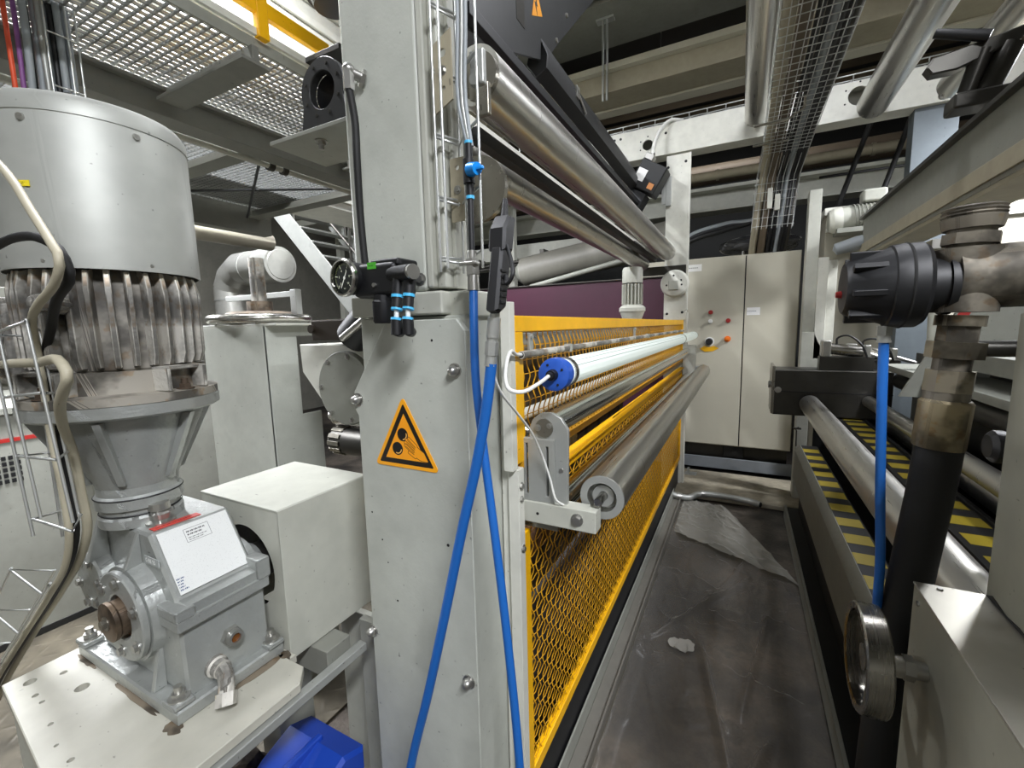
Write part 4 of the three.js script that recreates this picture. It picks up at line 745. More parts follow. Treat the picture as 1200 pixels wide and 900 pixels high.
{
  const g = thing('shut_off_valve', 'small black air valve with a bright blue knob in the wire tray', 'valve', [-0.49, 1.71, -0.78]);
  P('body', [cyl([-0.492, 1.96, -0.78], [-0.492, 1.93, -0.78], 0.008), cyl([-0.492, 1.93, -0.778], [-0.492, 1.885, -0.778], 0.0115), cyl([-0.492, 1.885, -0.78], [-0.492, 1.86, -0.78], 0.008)], M.black, g);
  P('release_ring', [cyl([-0.492, 1.965, -0.78], [-0.492, 1.96, -0.78], 0.0085), cyl([-0.492, 1.862, -0.78], [-0.492, 1.856, -0.78], 0.0085)], M.aqua, g);
  P('knob', [cyl([-0.485, 1.908, -0.772], [-0.464, 1.905, -0.764], 0.0135, 0.0115), bx(-0.468, -0.45, 1.901, 1.909, -0.769, -0.76, 0.003)], mat({ color: 0x0f8ae0, roughness: 0.35 }), g, 'bright blue knob');
  P('tube', cyl([-0.492, 1.86, -0.78], [-0.49, 1.74, -0.775], 0.0065, 0.0065, 12), M.black, g);
  P('quick_coupling', [cyl([-0.49, 1.755, -0.776], [-0.49, 1.735, -0.775], 0.009, 0.009, 14), cyl([-0.489, 1.737, -0.774], [-0.485, 1.705, -0.77], 0.0145, 0.0145, 6), cyl([-0.485, 1.708, -0.77], [-0.484, 1.675, -0.768], 0.0115, 0.0125, 18), bx(-0.512, -0.47, 1.725, 1.733, -0.775, -0.757, 0.003)], M.bolt, g);
}
// blue hoses
one('air_hose', hose([[-0.484, 1.685, -0.768], [-0.478, 1.6, -0.755], [-0.472, 1.5, -0.745], [-0.455, 1.38, -0.735], [-0.425, 1.2, -0.72], [-0.40, 1.02, -0.71], [-0.375, 0.75, -0.705], [-0.36, 0.3, -0.71], [-0.35, 0.02, -0.72]], 0.0088, 70, 14), M.blueHose, 'straight blue air hose hanging from the brass coupling towards the guard', 'hose');
one('air_hose', hose([[-0.408, 1.535, -0.7], [-0.42, 1.46, -0.70], [-0.445, 1.35, -0.70], [-0.487, 1.2, -0.70], [-0.545, 0.98, -0.70], [-0.60, 0.78, -0.70], [-0.665, 0.56, -0.70], [-0.72, 0.25, -0.68], [-0.76, 0.02, -0.66]], 0.0105, 70, 14), M.blueHose, 'blue air hose of the blow gun crossing in front of the column', 'hose');
{
  const g = thing('blow_gun', 'black air blow gun hanging in the wire tray on a chrome coupling', 'air gun', [-0.39, 1.53, -0.71]);
  P('handle', prism('x', [[-0.712, 1.635], [-0.69, 1.625], [-0.674, 1.63], [-0.69, 1.70], [-0.70, 1.74], [-0.722, 1.76], [-0.74, 1.745], [-0.726, 1.69]], -0.404, -0.379, 0.005).translate(0, 0, 0), M.black, g);
  for (let k = 0; k < 6; k++) P('grip_rib', bx(-0.381, -0.3765, 1.642 + 0.011 * k, 1.647 + 0.011 * k, -0.705 - 0.001 * k, -0.688 - 0.001 * k, 0.001), M.rubber, g);
  P('head', [prism('x', [[-0.735, 1.735], [-0.70, 1.735], [-0.705, 1.775], [-0.725, 1.80], [-0.75, 1.80]], -0.41, -0.375, 0.005), cyl([-0.393, 1.79, -0.735], [-0.40, 1.835, -0.755], 0.008, 0.005)], M.black, g);
  P('trigger', hose([[-0.376, 1.745, -0.71], [-0.362, 1.715, -0.70], [-0.355, 1.69, -0.69], [-0.366, 1.675, -0.69], [-0.374, 1.69, -0.70]], 0.004, 20, 8), M.black, g);
  P('hose_coupling', [cyl([-0.397, 1.632, -0.7], [-0.399, 1.615, -0.7], 0.009), cyl([-0.399, 1.618, -0.7], [-0.404, 1.582, -0.7], 0.012, 0.012, 18), cyl([-0.404, 1.582, -0.7], [-0.406, 1.568, -0.7], 0.0105, 0.0105, 18), cyl([-0.405, 1.575, -0.7], [-0.408, 1.55, -0.7], 0.0125, 0.0125, 6), cyl([-0.408, 1.552, -0.7], [-0.41, 1.53, -0.7], 0.0105, 0.012, 6)], M.wire, g);
}
// ---------------------------------------------------------------- yellow guard
const GX = -0.5, GN = -0.985, GF = -4.43;
function meshPanel(y0, y1, parent, alt) {
  const out = [], pit = 0.036, amp = 0.0042;
  const ny = Math.round((y1 - y0) / pit), nz = Math.round((GN - GF - 0.06) / pit), py = (y1 - y0) / ny, pz = (GN - GF - 0.06) / nz, z0 = GN - 0.03;
  for (let i = 0; i <= nz; i++) {           // upright crimped wires
    const pts = []; for (let k = 0; k <= ny * 4; k++) { const t = k / 4; pts.push([GX + amp * Math.cos(Math.PI * (t + i * alt)), y0 + t * py, z0 - i * pz + (alt ? 0.006 : 0.0045) * Math.sin(Math.PI * (t + i * alt))]); }
    out.push(strand(pts, 0.0021, 4));
  }
  for (let j = 0; j <= ny; j++) {
    const pts = []; for (let k = 0; k <= nz * 2; k++) { const t = k / 2; pts.push([GX - amp * 0.6 * Math.cos(Math.PI * (t + j)), y0 + j * py, z0 - t * pz]); }
    out.push(strand(pts, 0.0015, 4));
  }
  const m = P('wire_mesh', out, M.mesh, parent); m.userData.kind = 'stuff'; return m;
}
{
  const g = thing('safety_guard', 'yellow framed upper machine guard of woven crimped wire above the web rollers', 'guard', [GX, 1.2, -2.7]);
  P('top_rail', bx(GX - 0.012, GX + 0.012, 1.588, 1.628, GF, -0.955, 0.003), M.yellow, g);
  P('end_rail', bx(GX - 0.012, GX + 0.012, 1.255, 1.588, -1.0, -0.955, 0.003), M.yellow, g);
  P('end_rail', bx(GX - 0.012, GX + 0.012, 1.255, 1.588, GF, GF + 0.035, 0.003), M.yellow, g);
  P('bottom_rail', bx(GX - 0.012, GX + 0.012, 1.235, 1.258, GF, -0.985, 0.003), M.mesh, g);
  meshPanel(1.258, 1.588, g, 0);
  for (const z of [-1.04, -2.3]) P('hasp', [bx(GX + 0.008, GX + 0.016, 1.535, 1.583, z - 0.012, z + 0.01, 0.002), cyl([GX + 0.016, 1.575, z], [GX + 0.02, 1.575, z], 0.006)], M.zinc, g);
}
{
  const g = thing('safety_guard', 'yellow framed tall lower guard of woven crimped wire reaching down to the dark skirt', 'guard', [GX, 0.28, -2.7]);
  P('top_rail', [bx(GX - 0.012, GX + 0.012, 1.14, 1.19, GF, -1.06, 0.003), bx(GX + 0.0, GX + 0.035, 1.184, 1.19, GF, -1.06, 0.001)], M.yellow, g);
  P('end_rail', bx(GX - 0.012, GX + 0.012, 0.285, 1.06, -1.02, -0.98, 0.003), M.yellow, g);
  P('end_rail', bx(GX - 0.012, GX + 0.012, 0.285, 1.14, GF, GF + 0.03, 0.003), M.yellow, g);
  P('bottom_rail', bx(GX - 0.012, GX + 0.012, 0.285, 0.325, GF, -0.98, 0.003), M.yellow, g);
  meshPanel(0.325, 1.14, g, 1);
}
{
  const g = thing('guard_post', 'narrow pale upright post at the near edge of the guard', 'post', [-0.52, 0, -0.95]);
  P('upper_post', bx(-0.513, -0.487, 1.245, 1.66, -0.953, -0.925, 0.002), M.white, g);
  P('lower_post', bx(-0.513, -0.482, 0, 1.245, -0.976, -0.945, 0.002), M.white, g);
  bolt(g, [-0.482, 1.20, -0.958], 'x', 0.007); bolt(g, [-0.482, 1.165, -0.958], 'x', 0.006); bolt(g, [-0.482, 1.03, -0.962], 'x', 0.007);
}
one('guard_post', [bx(-0.52, -0.47, 0, 1.7, -4.48, -4.44, 0.003), bx(-0.47, -0.455, 0.0, 1.7, -4.49, -4.43, 0.002)], M.white, 'slim pale post at the far end of the yellow guard', 'post');
one('skirt_panel', bx(-0.515, -0.503, 0.02, 0.283, -4.42, -0.985, 0.001), M.black, 'black skirt panel closing the gap below the yellow guard', 'panel');
{
  const g = thing('floor_rail', 'grey steel channel laid along the floor below the guard', 'rail', [-0.45, 0, -2.6]);
  P('lip', bx(-0.495, -0.488, 0.0, 0.125, -4.05, -0.72, 0.001), M.paintDark, g);
  P('channel', [bx(-0.488, -0.43, 0.0, 0.055, -4.05, -0.72, 0.004), bx(-0.432, -0.424, 0.0, 0.07, -4.05, -0.72, 0.001)], mat({ color: 0x7d7b75, map: grimeT, metalness: 0.3, roughness: 0.5 }), g);
}
// what stands behind the mesh
{
  const g = thing('machine_backing', 'dark brown inner machine sheet seen through the guard mesh', 'panel', [-1.0, 0, -2.7]);
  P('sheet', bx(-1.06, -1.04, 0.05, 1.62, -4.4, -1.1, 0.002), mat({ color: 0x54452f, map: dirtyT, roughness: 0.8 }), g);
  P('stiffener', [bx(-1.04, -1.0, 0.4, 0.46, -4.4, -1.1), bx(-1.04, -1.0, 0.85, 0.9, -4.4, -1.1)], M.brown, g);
}
for (const [i, x, y, r, m] of [[0, -0.84, 1.52, 0.055, M.steelDull], [1, -0.8, 0.75, 0.11, M.rust], [2, -0.66, 1.3, 0.02, M.white]]) {
  const g = thing(i === 2 ? 'spreader_bar' : 'inner_roller', ['dull steel roller behind the upper guard mesh', 'rusty brown roller behind the lower guard mesh', 'pale bar behind the upper guard mesh'][i], i === 2 ? 'bar' : 'roller', [x, y - r, -2.7]);
  P('barrel', cyl([x, y, -1.06], [x, y, -4.4], r, r, 30), m, g); P('journal', cyl([x, y, -1.0], [x, y, -1.06], r * 0.5), M.darkSteel, g);
}
// rollers in front of the guard with their brackets
{
  const g = thing('guide_roller', 'upper polished guide roller under the tubular work light', 'roller', [-0.44, 1.3, -2.7]);
  P('barrel', cyl([-0.44, 1.342, -1.02], [-0.44, 1.342, -4.3], 0.034, 0.034, 40), M.chrome, g); P('journal', cyl([-0.44, 1.342, -4.36], [-0.44, 1.342, -4.3], 0.015), M.bolt, g);
}
{
  const g = thing('guide_roller', 'lower polished guide roller under the yellow guard rail', 'roller', [-0.44, 1.08, -2.7]);
  P('barrel', cyl([-0.432, 1.115, -1.03], [-0.432, 1.115, -4.3], 0.034, 0.034, 40), M.chrome, g); P('journal', cyl([-0.432, 1.115, -4.36], [-0.432, 1.115, -4.3], 0.015), M.bolt, g);
}
{
  const g = thing('guide_roller', 'large steel guide roller with an open hollow end carried by the white arm', 'roller', [-0.31, 1.1, -2.7]);
  const x = -0.298, y = 1.168, r = 0.057;
  P('tube', pipeGeo([x, y, -1.045], [x, y, -4.3], r, 0.038, 48), M.roller, g);
  P('end_ring', pipeGeo([x, y, -1.046], [x, y, -1.042], r - 0.001, 0.038, 48), M.zinc, g);
  P('bearing_hub', [lathe([[0.012, 0.0], [0.0375, 0.0], [0.0375, 0.004], [0.03, 0.006], [0.028, 0.018], [0.012, 0.018]], [x, y, -1.075], [x, y, 1])], M.zinc, g);
  P('axle', cyl([x, y, -1.005], [x, y, -1.09], 0.011, 0.011, 18), M.steel, g); P('axle', cyl([x, y, -4.3], [x, y, -4.36], 0.011, 0.011, 18), M.steel, g);
}
{
  const g = thing('roller_bracket', 'pale bracket arm with slotted plate holding the near ends of the guide rollers', 'bracket', [-0.45, 1.05, -1.0]);
  const arm = P('arm', bx(-0.525, -0.296, 1.095, 1.152, -1.03, -0.985, 0.003), M.paintFlat, g);
  bolt(arm, [-0.343, 1.125, -0.985], 'z', 0.0105); bolt(arm, [-0.51, 1.118, -0.985], 'z', 0.009); P('hole', cyl([-0.45, 1.122, -0.987], [-0.45, 1.122, -0.9845], 0.004, 0.004, 14), M.black, arm);
  P('tall_plate', prism('z', [[-0.475, 1.15], [-0.375, 1.15], [-0.372, 1.345], [-0.39, 1.372], [-0.415, 1.385], [-0.445, 1.383], [-0.468, 1.365], [-0.478, 1.34]], -1.015, -1.003, 0.001), M.zinc, g);
  P('slotted_plate', prism('z', [[-0.494, 1.152], [-0.405, 1.152], [-0.405, 1.318], [-0.494, 1.318]], -1.003, -0.99, 0.001, [slot(-0.484, -0.477, 1.17, 1.305), slot(-0.427, -0.420, 1.17, 1.30)]), M.zinc, g);
  P('foot_plate', bx(-0.5, -0.40, 1.075, 1.094, -1.03, -1.0, 0.002), M.steelDull, g);
  P('bearing_cap', cyl([-0.435, 1.345, -1.003], [-0.435, 1.345, -0.999], 0.024), M.steelDull, g);
  bolt(g, [-0.452, 1.345, -0.999], 'z', 0.006); bolt(g, [-0.42, 1.352, -0.999], 'z', 0.005); bolt(g, [-0.39, 1.24, -1.003], 'z', 0.006, capG);
}
{
  const g = thing('roller_bracket', 'zinc bracket plate holding the far ends of the guide rollers', 'bracket', [-0.4, 1.0, -4.38]);
  P('plate', bx(-0.48, -0.37, 1.08, 1.40, -4.4, -4.36, 0.004), M.paintFlat, g); P('arm', bx(-0.5, -0.26, 1.14, 1.2, -4.43, -4.4, 0.004), M.zinc, g);
}
// tubular work light
{
  const g = thing('work_light', 'long frosted tubular work light with a blue end cap above the rollers', 'light', [-0.385, 1.44, -2.6]);
  const x = -0.385, y = 1.488;
  P('frosted_tube', pipeGeo([x, y, -0.985], [x, y, -4.3], 0.034, 0.031, 40), M.frosted, g);
  P('lens_line', [0.5, 0.9, 1.3].map((a) => cyl([x + 0.034 * Math.cos(a), y + 0.034 * Math.sin(a), -1.02], [x + 0.034 * Math.cos(a), y + 0.034 * Math.sin(a), -4.3], 0.0012, 0.0012, 5)), mat({ color: 0xb9c9c2, roughness: 0.4 }), g);
  const cap = P('end_cap', lathe([[0, 0], [0.03, 0], [0.038, 0.004], [0.0395, 0.012], [0.0395, 0.03], [0.035, 0.034], [0.035, 0.05], [0, 0.05]], [x, y, -0.94], [x, y, -4], 40), M.blueCap, g, 'blue end cap');
  for (let k = 0; k < 4; k++) { const a = k / 4 * Math.PI * 2 + 0.5; P('cap_hole', cyl([x + 0.026 * Math.cos(a), y + 0.026 * Math.sin(a), -0.9405], [x + 0.026 * Math.cos(a), y + 0.026 * Math.sin(a), -0.9385], 0.003, 0.003, 10), M.dark, cap); }
  P('cable_gland', [cyl([x, y, -0.94], [x, y, -0.925], 0.014, 0.012, 18), cyl([x, y, -0.925], [x, y, -0.915], 0.009, 0.008, 14)], M.black, g);
  P('end_cap', cyl([x, y, -4.3], [x, y, -4.34], 0.036, 0.034), M.steelDull, g);
  { const r = new THREE.RectAreaLight(0xf0fff6, 0.07, 3.2, 0.06); r.position.set(x + 0.036, y, -2.65); scene.add(r); r.lookAt(x + 2, y, -2.65); }
  for (const z of [-1.0, -3.35]) P('clamp_band', [pipeGeo([x, y, z], [x, y, z - 0.02], 0.0375, 0.0335, 36), bx(x - 0.045, x - 0.03, y - 0.012, y + 0.012, z - 0.02, z, 0.002)], M.steel, g);
}
one('cable', hose([[-0.385, 1.488, -0.915], [-0.392, 1.475, -0.87], [-0.41, 1.463, -0.83], [-0.435, 1.468, -0.82], [-0.45, 1.49, -0.83], [-0.455, 1.53, -0.85], [-0.47, 1.545, -0.9], [-0.478, 1.535, -0.94], [-0.478, 1.532, -0.98]], 0.0045, 60, 10), M.whiteCable, 'white cable looping from the blue end cap into the conduit', 'cable');
one('cable', hose([[-0.412, 1.53, -0.705], [-0.415, 1.48, -0.74], [-0.42, 1.42, -0.82], [-0.425, 1.36, -0.9], [-0.425, 1.29, -0.96], [-0.41, 1.22, -0.978], [-0.395, 1.17, -0.978], [-0.38, 1.155, -0.99]], 0.0028, 50, 8), M.whiteCable, 'thin grey wire dangling across the slotted bracket plate', 'cable');
{
  const g = thing('conduit', 'slim worn conduit pipe running above the work light', 'pipe', [-0.478, 1.52, -2.6]);
  P('pipe', pipeGeo([-0.478, 1.532, -0.965], [-0.478, 1.532, -4.3], 0.0095, 0.0075, 18), M.cast, g);
  P('mouth', cyl([-0.478, 1.532, -0.968], [-0.478, 1.532, -0.966], 0.0075), M.black, g);
  for (const z of [-1.3, -2.6, -3.8]) P('saddle', bx(-0.49, -0.468, 1.52, 1.545, z - 0.01, z + 0.01, 0.002), M.zinc, g);
}
// ---------------------------------------------------------------- upper rollers, black bar, far column
for (const [x, y, r, z0, m, lab] of [[-0.63, 2.24, 0.072, -1.04, M.roller, 'thick upper steel web roller running from the column to the far post'], [-0.845, 2.155, 0.06, -1.1, M.roller, 'lower slimmer steel web roller behind the thick one']]) {
  const g = thing('web_roller', lab, 'roller', [x, y - r, -2.7]);
  P('barrel', cyl([x, y, z0], [x, y, -4.3], r, r, 56), m, g);
  P('end_cap', lathe([[0, 0.012], [r * 0.8, 0.012], [r, 0]], [x, y, -4.3], [x, y, -9]), M.steelDull, g);
  P('journal', cyl([x, y, -4.31], [x, y, -4.4], 0.02), M.bolt, g);
}
one('web_sheet', bx(-0.835, -0.828, 2.215, 2.305, -4.3, -1.15, 0.002), M.white, 'bright white strip between the two upper web rollers', 'strip');
one('cross_rail', [bx(-0.76, -0.72, 2.16, 2.2, -4.3, -1.2, 0.003), cyl([-0.78, 2.22, -3.6], [-0.78, 2.22, -3.9], 0.03)], M.dark, 'dark rail with fittings between the upper web rollers', 'rail');
one('roller_disc', [cyl([-0.567, 1.925, -0.93], [-0.567, 1.925, -0.945], 0.075, 0.075, 48)], M.steelDull, 'large grey disc at the near end of the lower upper roller', 'disc');
one('roller_disc', [cyl([-0.552, 2.165, -0.92], [-0.552, 2.165, -0.935], 0.05, 0.05, 40), bx(-0.55, -0.515, 2.07, 2.14, -0.92, -0.905, 0.004)], M.steelDull, 'smaller grey disc and clamp beside the upper wire tray plate', 'disc');
{
  const g = thing('fan_hood', 'large black sheet metal hood with a small orange hazard triangle above the rollers', 'hood', [-1.15, 2.6, -2.1]);
  P('side_plate', prism('x', [[-1.25, 2.6], [-1.68, 2.70], [-2.16, 2.885], [-2.34, 3.06], [-3.0, 3.66], [-3.0, 4.3], [-1.25, 4.3]], -0.915, -0.9, 0.002), M.dark, g);
  P('body', prism('x', [[-1.4, 2.67], [-2.1, 2.92], [-2.95, 3.68], [-2.95, 4.25], [-1.4, 4.25]], -1.12, -0.915, 0.004), M.black, g);
  for (const [z, y] of [[-1.62, 2.73], [-2.12, 2.89], [-2.3, 3.05], [-2.45, 3.25]]) bolt(g, [-0.9, y, z], 'x', 0.012, capG);
  const t = prism('x', [[-1.99, 3.00], [-2.105, 3.00], [-2.06, 3.14]], -0.9, -0.898); const tr = [[-2.0, 3.0], [-2.12, 3.06], [-2.045, 3.15]];
  P('hazard_triangle', prism('x', tr, -0.9, -0.8985), mat({ color: 0xd8901c, roughness: 0.45 }), g, 'orange hazard triangle');
  P('hazard_bolt', prism('x', [[-2.04, 3.11], [-2.065, 3.07], [-2.05, 3.07], [-2.06, 3.03], [-2.03, 3.075], [-2.045, 3.08]], -0.8985, -0.8975), M.black, g);
  P('lettering_plate', bx(-0.9, -0.8985, 2.9, 3.1, -1.92, -1.84, 0), M.darkSteel, g);
}
{
  const g = thing('discharge_bar', 'long black bar running along above the thick web roller', 'bar', [-0.9, 2.75, -3.2]);
  P('profile', prism('z', [[-0.98, 2.86], [-0.93, 2.79], [-0.87, 2.82], [-0.865, 2.88], [-0.90, 2.96], [-0.95, 2.95]], -4.25, -2.1, 0.004), M.dark, g);
  P('lower_rail', bx(-0.9, -0.86, 2.66, 2.70, -4.25, -1.4, 0.003), M.black, g);
  P('latch', [bx(-0.872, -0.858, 2.86, 2.92, -2.55, -2.5, 0.003), cyl([-0.86, 2.9, -2.5], [-0.86, 2.83, -2.66], 0.006)], M.bolt, g);
}
{
  const g = thing('drive_unit', 'black box with printed labels hanging at the far end of the black bar', 'device', [-0.78, 2.7, -4.2]);
  const r = (q) => q.translate(0.78, -2.88, 4.22).rotateZ(-0.55).translate(-0.78, 2.88, -4.22);
  P('case', r(bx(-0.9, -0.66, 2.76, 3.0, -4.34, -4.14, 0.012)), M.dark, g);
  P('lower_block', r(bx(-0.9, -0.72, 2.58, 2.75, -4.34, -4.16, 0.008)), M.black, g);
  P('gland', [cyl([-0.76, 2.98, -4.2], [-0.75, 3.08, -4.2], 0.022, 0.02, 12), r(bx(-0.9, -0.82, 3.0, 3.05, -4.25, -4.15, 0.006))], M.bolt, g);
  P('label_plate', r(bx(-0.885, -0.8, 2.82, 2.92, -4.14, -4.137, 0)), M.label, g, 'white printed label'); P('label_plate', r(bx(-0.74, -0.69, 2.79, 2.84, -4.14, -4.137, 0)), mat({ color: 0xd8935a, roughness: 0.5 }), g, 'orange label');
}
one('bracket_handle', [bx(-0.665, -0.615, 2.66, 2.92, -4.4, -4.37, 0.006), bx(-0.7, -0.665, 2.68, 2.9, -4.385, -4.375, 0.002)], M.zinc, 'zinc hinge plate on the far white column beside the black box', 'bracket');
one('cable', hose([[-0.75, 3.07, -4.2], [-0.77, 3.2, -4.35], [-0.74, 3.35, -4.45], [-0.66, 3.45, -4.52], [-0.56, 3.46, -4.6]], 0.016, 40, 10), M.whiteCable, 'white cable arching from the black box over the pale frame beam', 'cable');
{
  const g = thing('machine_column', 'narrow white upright at the far end of the yellow guard', 'column', [-0.56, 0, -4.5]);
  P('front_plate', bx(-0.665, -0.47, 1.63, 3.1, -4.42, -4.4, 0.003), M.white, g);
  P('post', bx(-0.66, -0.48, 0, 3.1, -4.6, -4.42, 0.003), M.white, g);
  for (const [x, y] of [[-0.65, 3.0], [-0.50, 3.03], [-0.635, 1.69], [-0.50, 1.70]]) P('hole', cyl([x, y, -4.402], [x, y, -4.398], 0.012), M.black, g);
  P('cross_bracket', [bx(-0.9, -0.475, 2.05, 2.13, -4.4, -4.385, 0.002)], M.darkSteel, g);
  P('edge_strip', bx(-0.475, -0.455, 1.72, 3.1, -4.41, -4.39, 0.002), M.white, g);
}
{
  const g = thing('signal_horn', 'round white horn with black ports on the far white column', 'horn', [-0.57, 1.8, -4.38]);
  P('dome', lathe([[0, 0.06], [0.06, 0.058], [0.11, 0.045], [0.125, 0.02], [0.125, 0], [0, 0]], [-0.57, 1.965, -4.4], [-0.57, 1.965, 0], 44), M.white, g);
  for (const [x, y] of [[-0.575, 2.035], [-0.51, 1.99], [-0.505, 1.95], [-0.635, 1.95]]) P('port', cyl([x, y, -4.36], [x, y, -4.342], 0.009, 0.009, 12), M.black, g);
  P('cover_plate', bx(-0.62, -0.53, 1.905, 1.99, -4.35, -4.336, 0.008), M.paintFlat, g);
}
// ---------------------------------------------------------------- overhead frame beam, rollers and cable tray
{
  const g = thing('frame_beam', 'pale painted box beam with round holes crossing above the aisle', 'beam', [0.3, 3.17, -4.62]);
  P('web_plate', prism('z', [[-1.45, 3.17], [2.4, 3.17], [2.4, 3.44], [-1.45, 3.44]], -4.57, -4.55, 0.002, [circ(-0.864, 3.288, 0.047), circ(0.742, 3.333, 0.068), circ(1.95, 3.3, 0.06)]), M.white, g);
  P('box', [bx(-1.45, 2.4, 3.17, 3.18, -4.72, -4.57, 0.002), bx(-1.45, 2.4, 3.43, 3.44, -4.72, -4.57, 0.002), bx(-1.45, 2.4, 3.17, 3.44, -4.73, -4.72, 0.002)], M.white, g);
  P('slot_mark', bx(-1.17, -1.15, 3.22, 3.33, -4.55, -4.548, 0), M.black, g);
  for (const [x, y, r] of [[-0.864, 3.288, 0.075], [0.742, 3.333, 0.1]]) for (let k = 0; k < 6; k++) { const a = k / 6 * Math.PI * 2 + 0.5; P('hole', cyl([x + r * Math.cos(a), y + r * Math.sin(a), -4.552], [x + r * Math.cos(a), y + r * Math.sin(a), -4.548], 0.007, 0.007, 8), M.dark, g); }
  for (const [x, y] of [[-1.12, 3.39], [-1.18, 3.39], [-1.12, 3.2], [-0.7, 3.36]]) P('hole', cyl([x, y, -4.552], [x, y, -4.548], 0.012, 0.012, 10), M.dark, g);
}
{
  const g = thing('cable_tray', 'shallow white wire tray lying on top of the pale frame beam', 'cable tray', [0.3, 3.44, -4.62]);
  for (const [y, z] of [[3.445, -4.56], [3.445, -4.66], [3.5, -4.56], [3.5, -4.66]]) P('long_wire', cyl([-1.45, y, z], [2.4, y, z], 0.005, 0.005, 6), M.wire, g);
  for (let i = 0; i < 26; i++) P('cross_wire', strand([[-1.4 + 0.15 * i, 3.5, -4.56], [-1.4 + 0.15 * i, 3.445, -4.56], [-1.4 + 0.15 * i, 3.445, -4.66], [-1.4 + 0.15 * i, 3.5, -4.66]], 0.005, 6), M.wire, g);
}
one('frame_column', bx(1.1, 1.36, 0, 3.17, -4.74, -4.6, 0.004), mat({ color: 0x616a71, map: grimeT, roughness: 0.5 }), 'bluish grey upright under the right part of the pale frame beam', 'column');
for (const [x, y, r, z0, z1, lab] of [[0.03, 3.3, 0.078, -0.6, -4.46, 'steel roller overhead left of the hanging cable tray'], [0.81, 3.2, 0.1, -0.3, -4.42, 'steel roller overhead right of the hanging cable tray'], [1.02, 2.92, 0.07, -0.3, -3.6, 'steel roller overhead above the clamping lever']]) {
  const g = thing('web_roller', lab, 'roller', [x, y - r, -3]);
  P('barrel', cyl([x, y, z0], [x, y, z1], r, r, 48), M.roller, g); P('end_cap', lathe([[0, 0.02], [r * 0.75, 0.02], [r, 0]], [x, y, z1], [x, y, -9]), M.steelDull, g);
  P('journal', cyl([x, y, z1 - 0.01], [x, y, z1 - 0.13], 0.025), M.bolt, g); bolt(g, [x - r * 0.6, y - r * 0.7, z1 + 0.02], '-x', 0.012);
}
{
  const g = thing('cable_tray', 'wide zinc wire cable tray hanging over the aisle and turning down to the cabinet', 'cable tray', [0.27, 2.4, -3.6]);
  const x0 = 0.10, x1 = 0.43, yb = 3.0, zt = -4.85, w = [];
  for (let i = 0; i <= 8; i++) { const x = x0 + (x1 - x0) * i / 8; w.push(strand([[x, yb, -0.9], [x, yb, zt + 0.3], [x - 0.03, yb - 0.12, zt + 0.05], [x - 0.06, 2.45, zt]], 0.0028, 5)); }
  for (const x of [x0, x1]) for (const h of [0.06, 0.12]) w.push(strand([[x, yb + h, -0.9], [x, yb + h, zt + 0.25], [x - 0.03, yb - 0.06, zt - h + 0.02], [x - 0.06, 2.45, zt - h]], 0.0028, 5));
  w.forEach((q) => P('long_wire', q, M.wire, g));
  for (let z = -0.95; z > zt + 0.3; z -= 0.075) P('cross_wire', strand([[x0, yb + 0.12, z], [x0, yb - 0.003, z], [x1, yb - 0.003, z], [x1, yb + 0.12, z]], 0.0028, 5), M.wire, g);
  for (let y = yb - 0.15; y > 2.46; y -= 0.075) P('cross_wire', strand([[x0 - 0.05, y, zt - 0.1], [x0 - 0.05, y, zt + 0.003], [x1 - 0.05, y, zt + 0.003], [x1 - 0.05, y, zt - 0.1]], 0.0028, 5), M.wire, g);
  P('bracket', [strand([[x0 - 0.08, yb - 0.05, -3.7], [x0 + 0.12, yb - 0.05, -3.7], [x0 + 0.2, yb - 0.05, -3.55], [x0 + 0.2, yb + 0.1, -3.5]], 0.009, 8), strand([[x0 - 0.08, yb - 0.05, -4.1], [x0 + 0.15, yb - 0.05, -4.1], [x0 + 0.2, yb + 0.1, -4.1]], 0.009, 8)], M.steelDull, g);
  P('clip', [bx(0.16, 0.2, 2.62, 2.8, -4.84, -4.81, 0.004), bx(0.22, 0.26, 2.6, 2.74, -4.84, -4.81, 0.004)], M.white, g);
}
for (let i = 0; i < 8; i++) {
  const r = [0.032, 0.036, 0.018, 0.014, 0.018, 0.016, 0.02, 0.015][i], x = [0.137, 0.208, 0.265, 0.298, 0.33, 0.36, 0.39, 0.415][i], m = [M.beigeBeam, M.brown, M.dark, M.black, M.greyCable, M.dark, M.black, M.darkSteel][i];
  one('cable', hose([[x, 3.0 + r + 0.003, -0.9], [x, 3.0 + r + 0.003, -2], [x + 0.004, 3.0 + r + 0.008, -3.2], [x, 3.0 + r, -4.5], [x - 0.02, 2.88, -4.86 - r], [x - 0.06, 2.5, -4.87 - r], [x - 0.08, 2.27, -5.06 - r * 0.5]], r, 50, 10), m, ['thick beige', 'thick brown', 'fairly thick dark grey', 'slim black', 'light grey', 'slim dark grey', 'thick black', 'slim slate grey'][i] + ' cable lying in the hanging cable tray', 'cable');
}
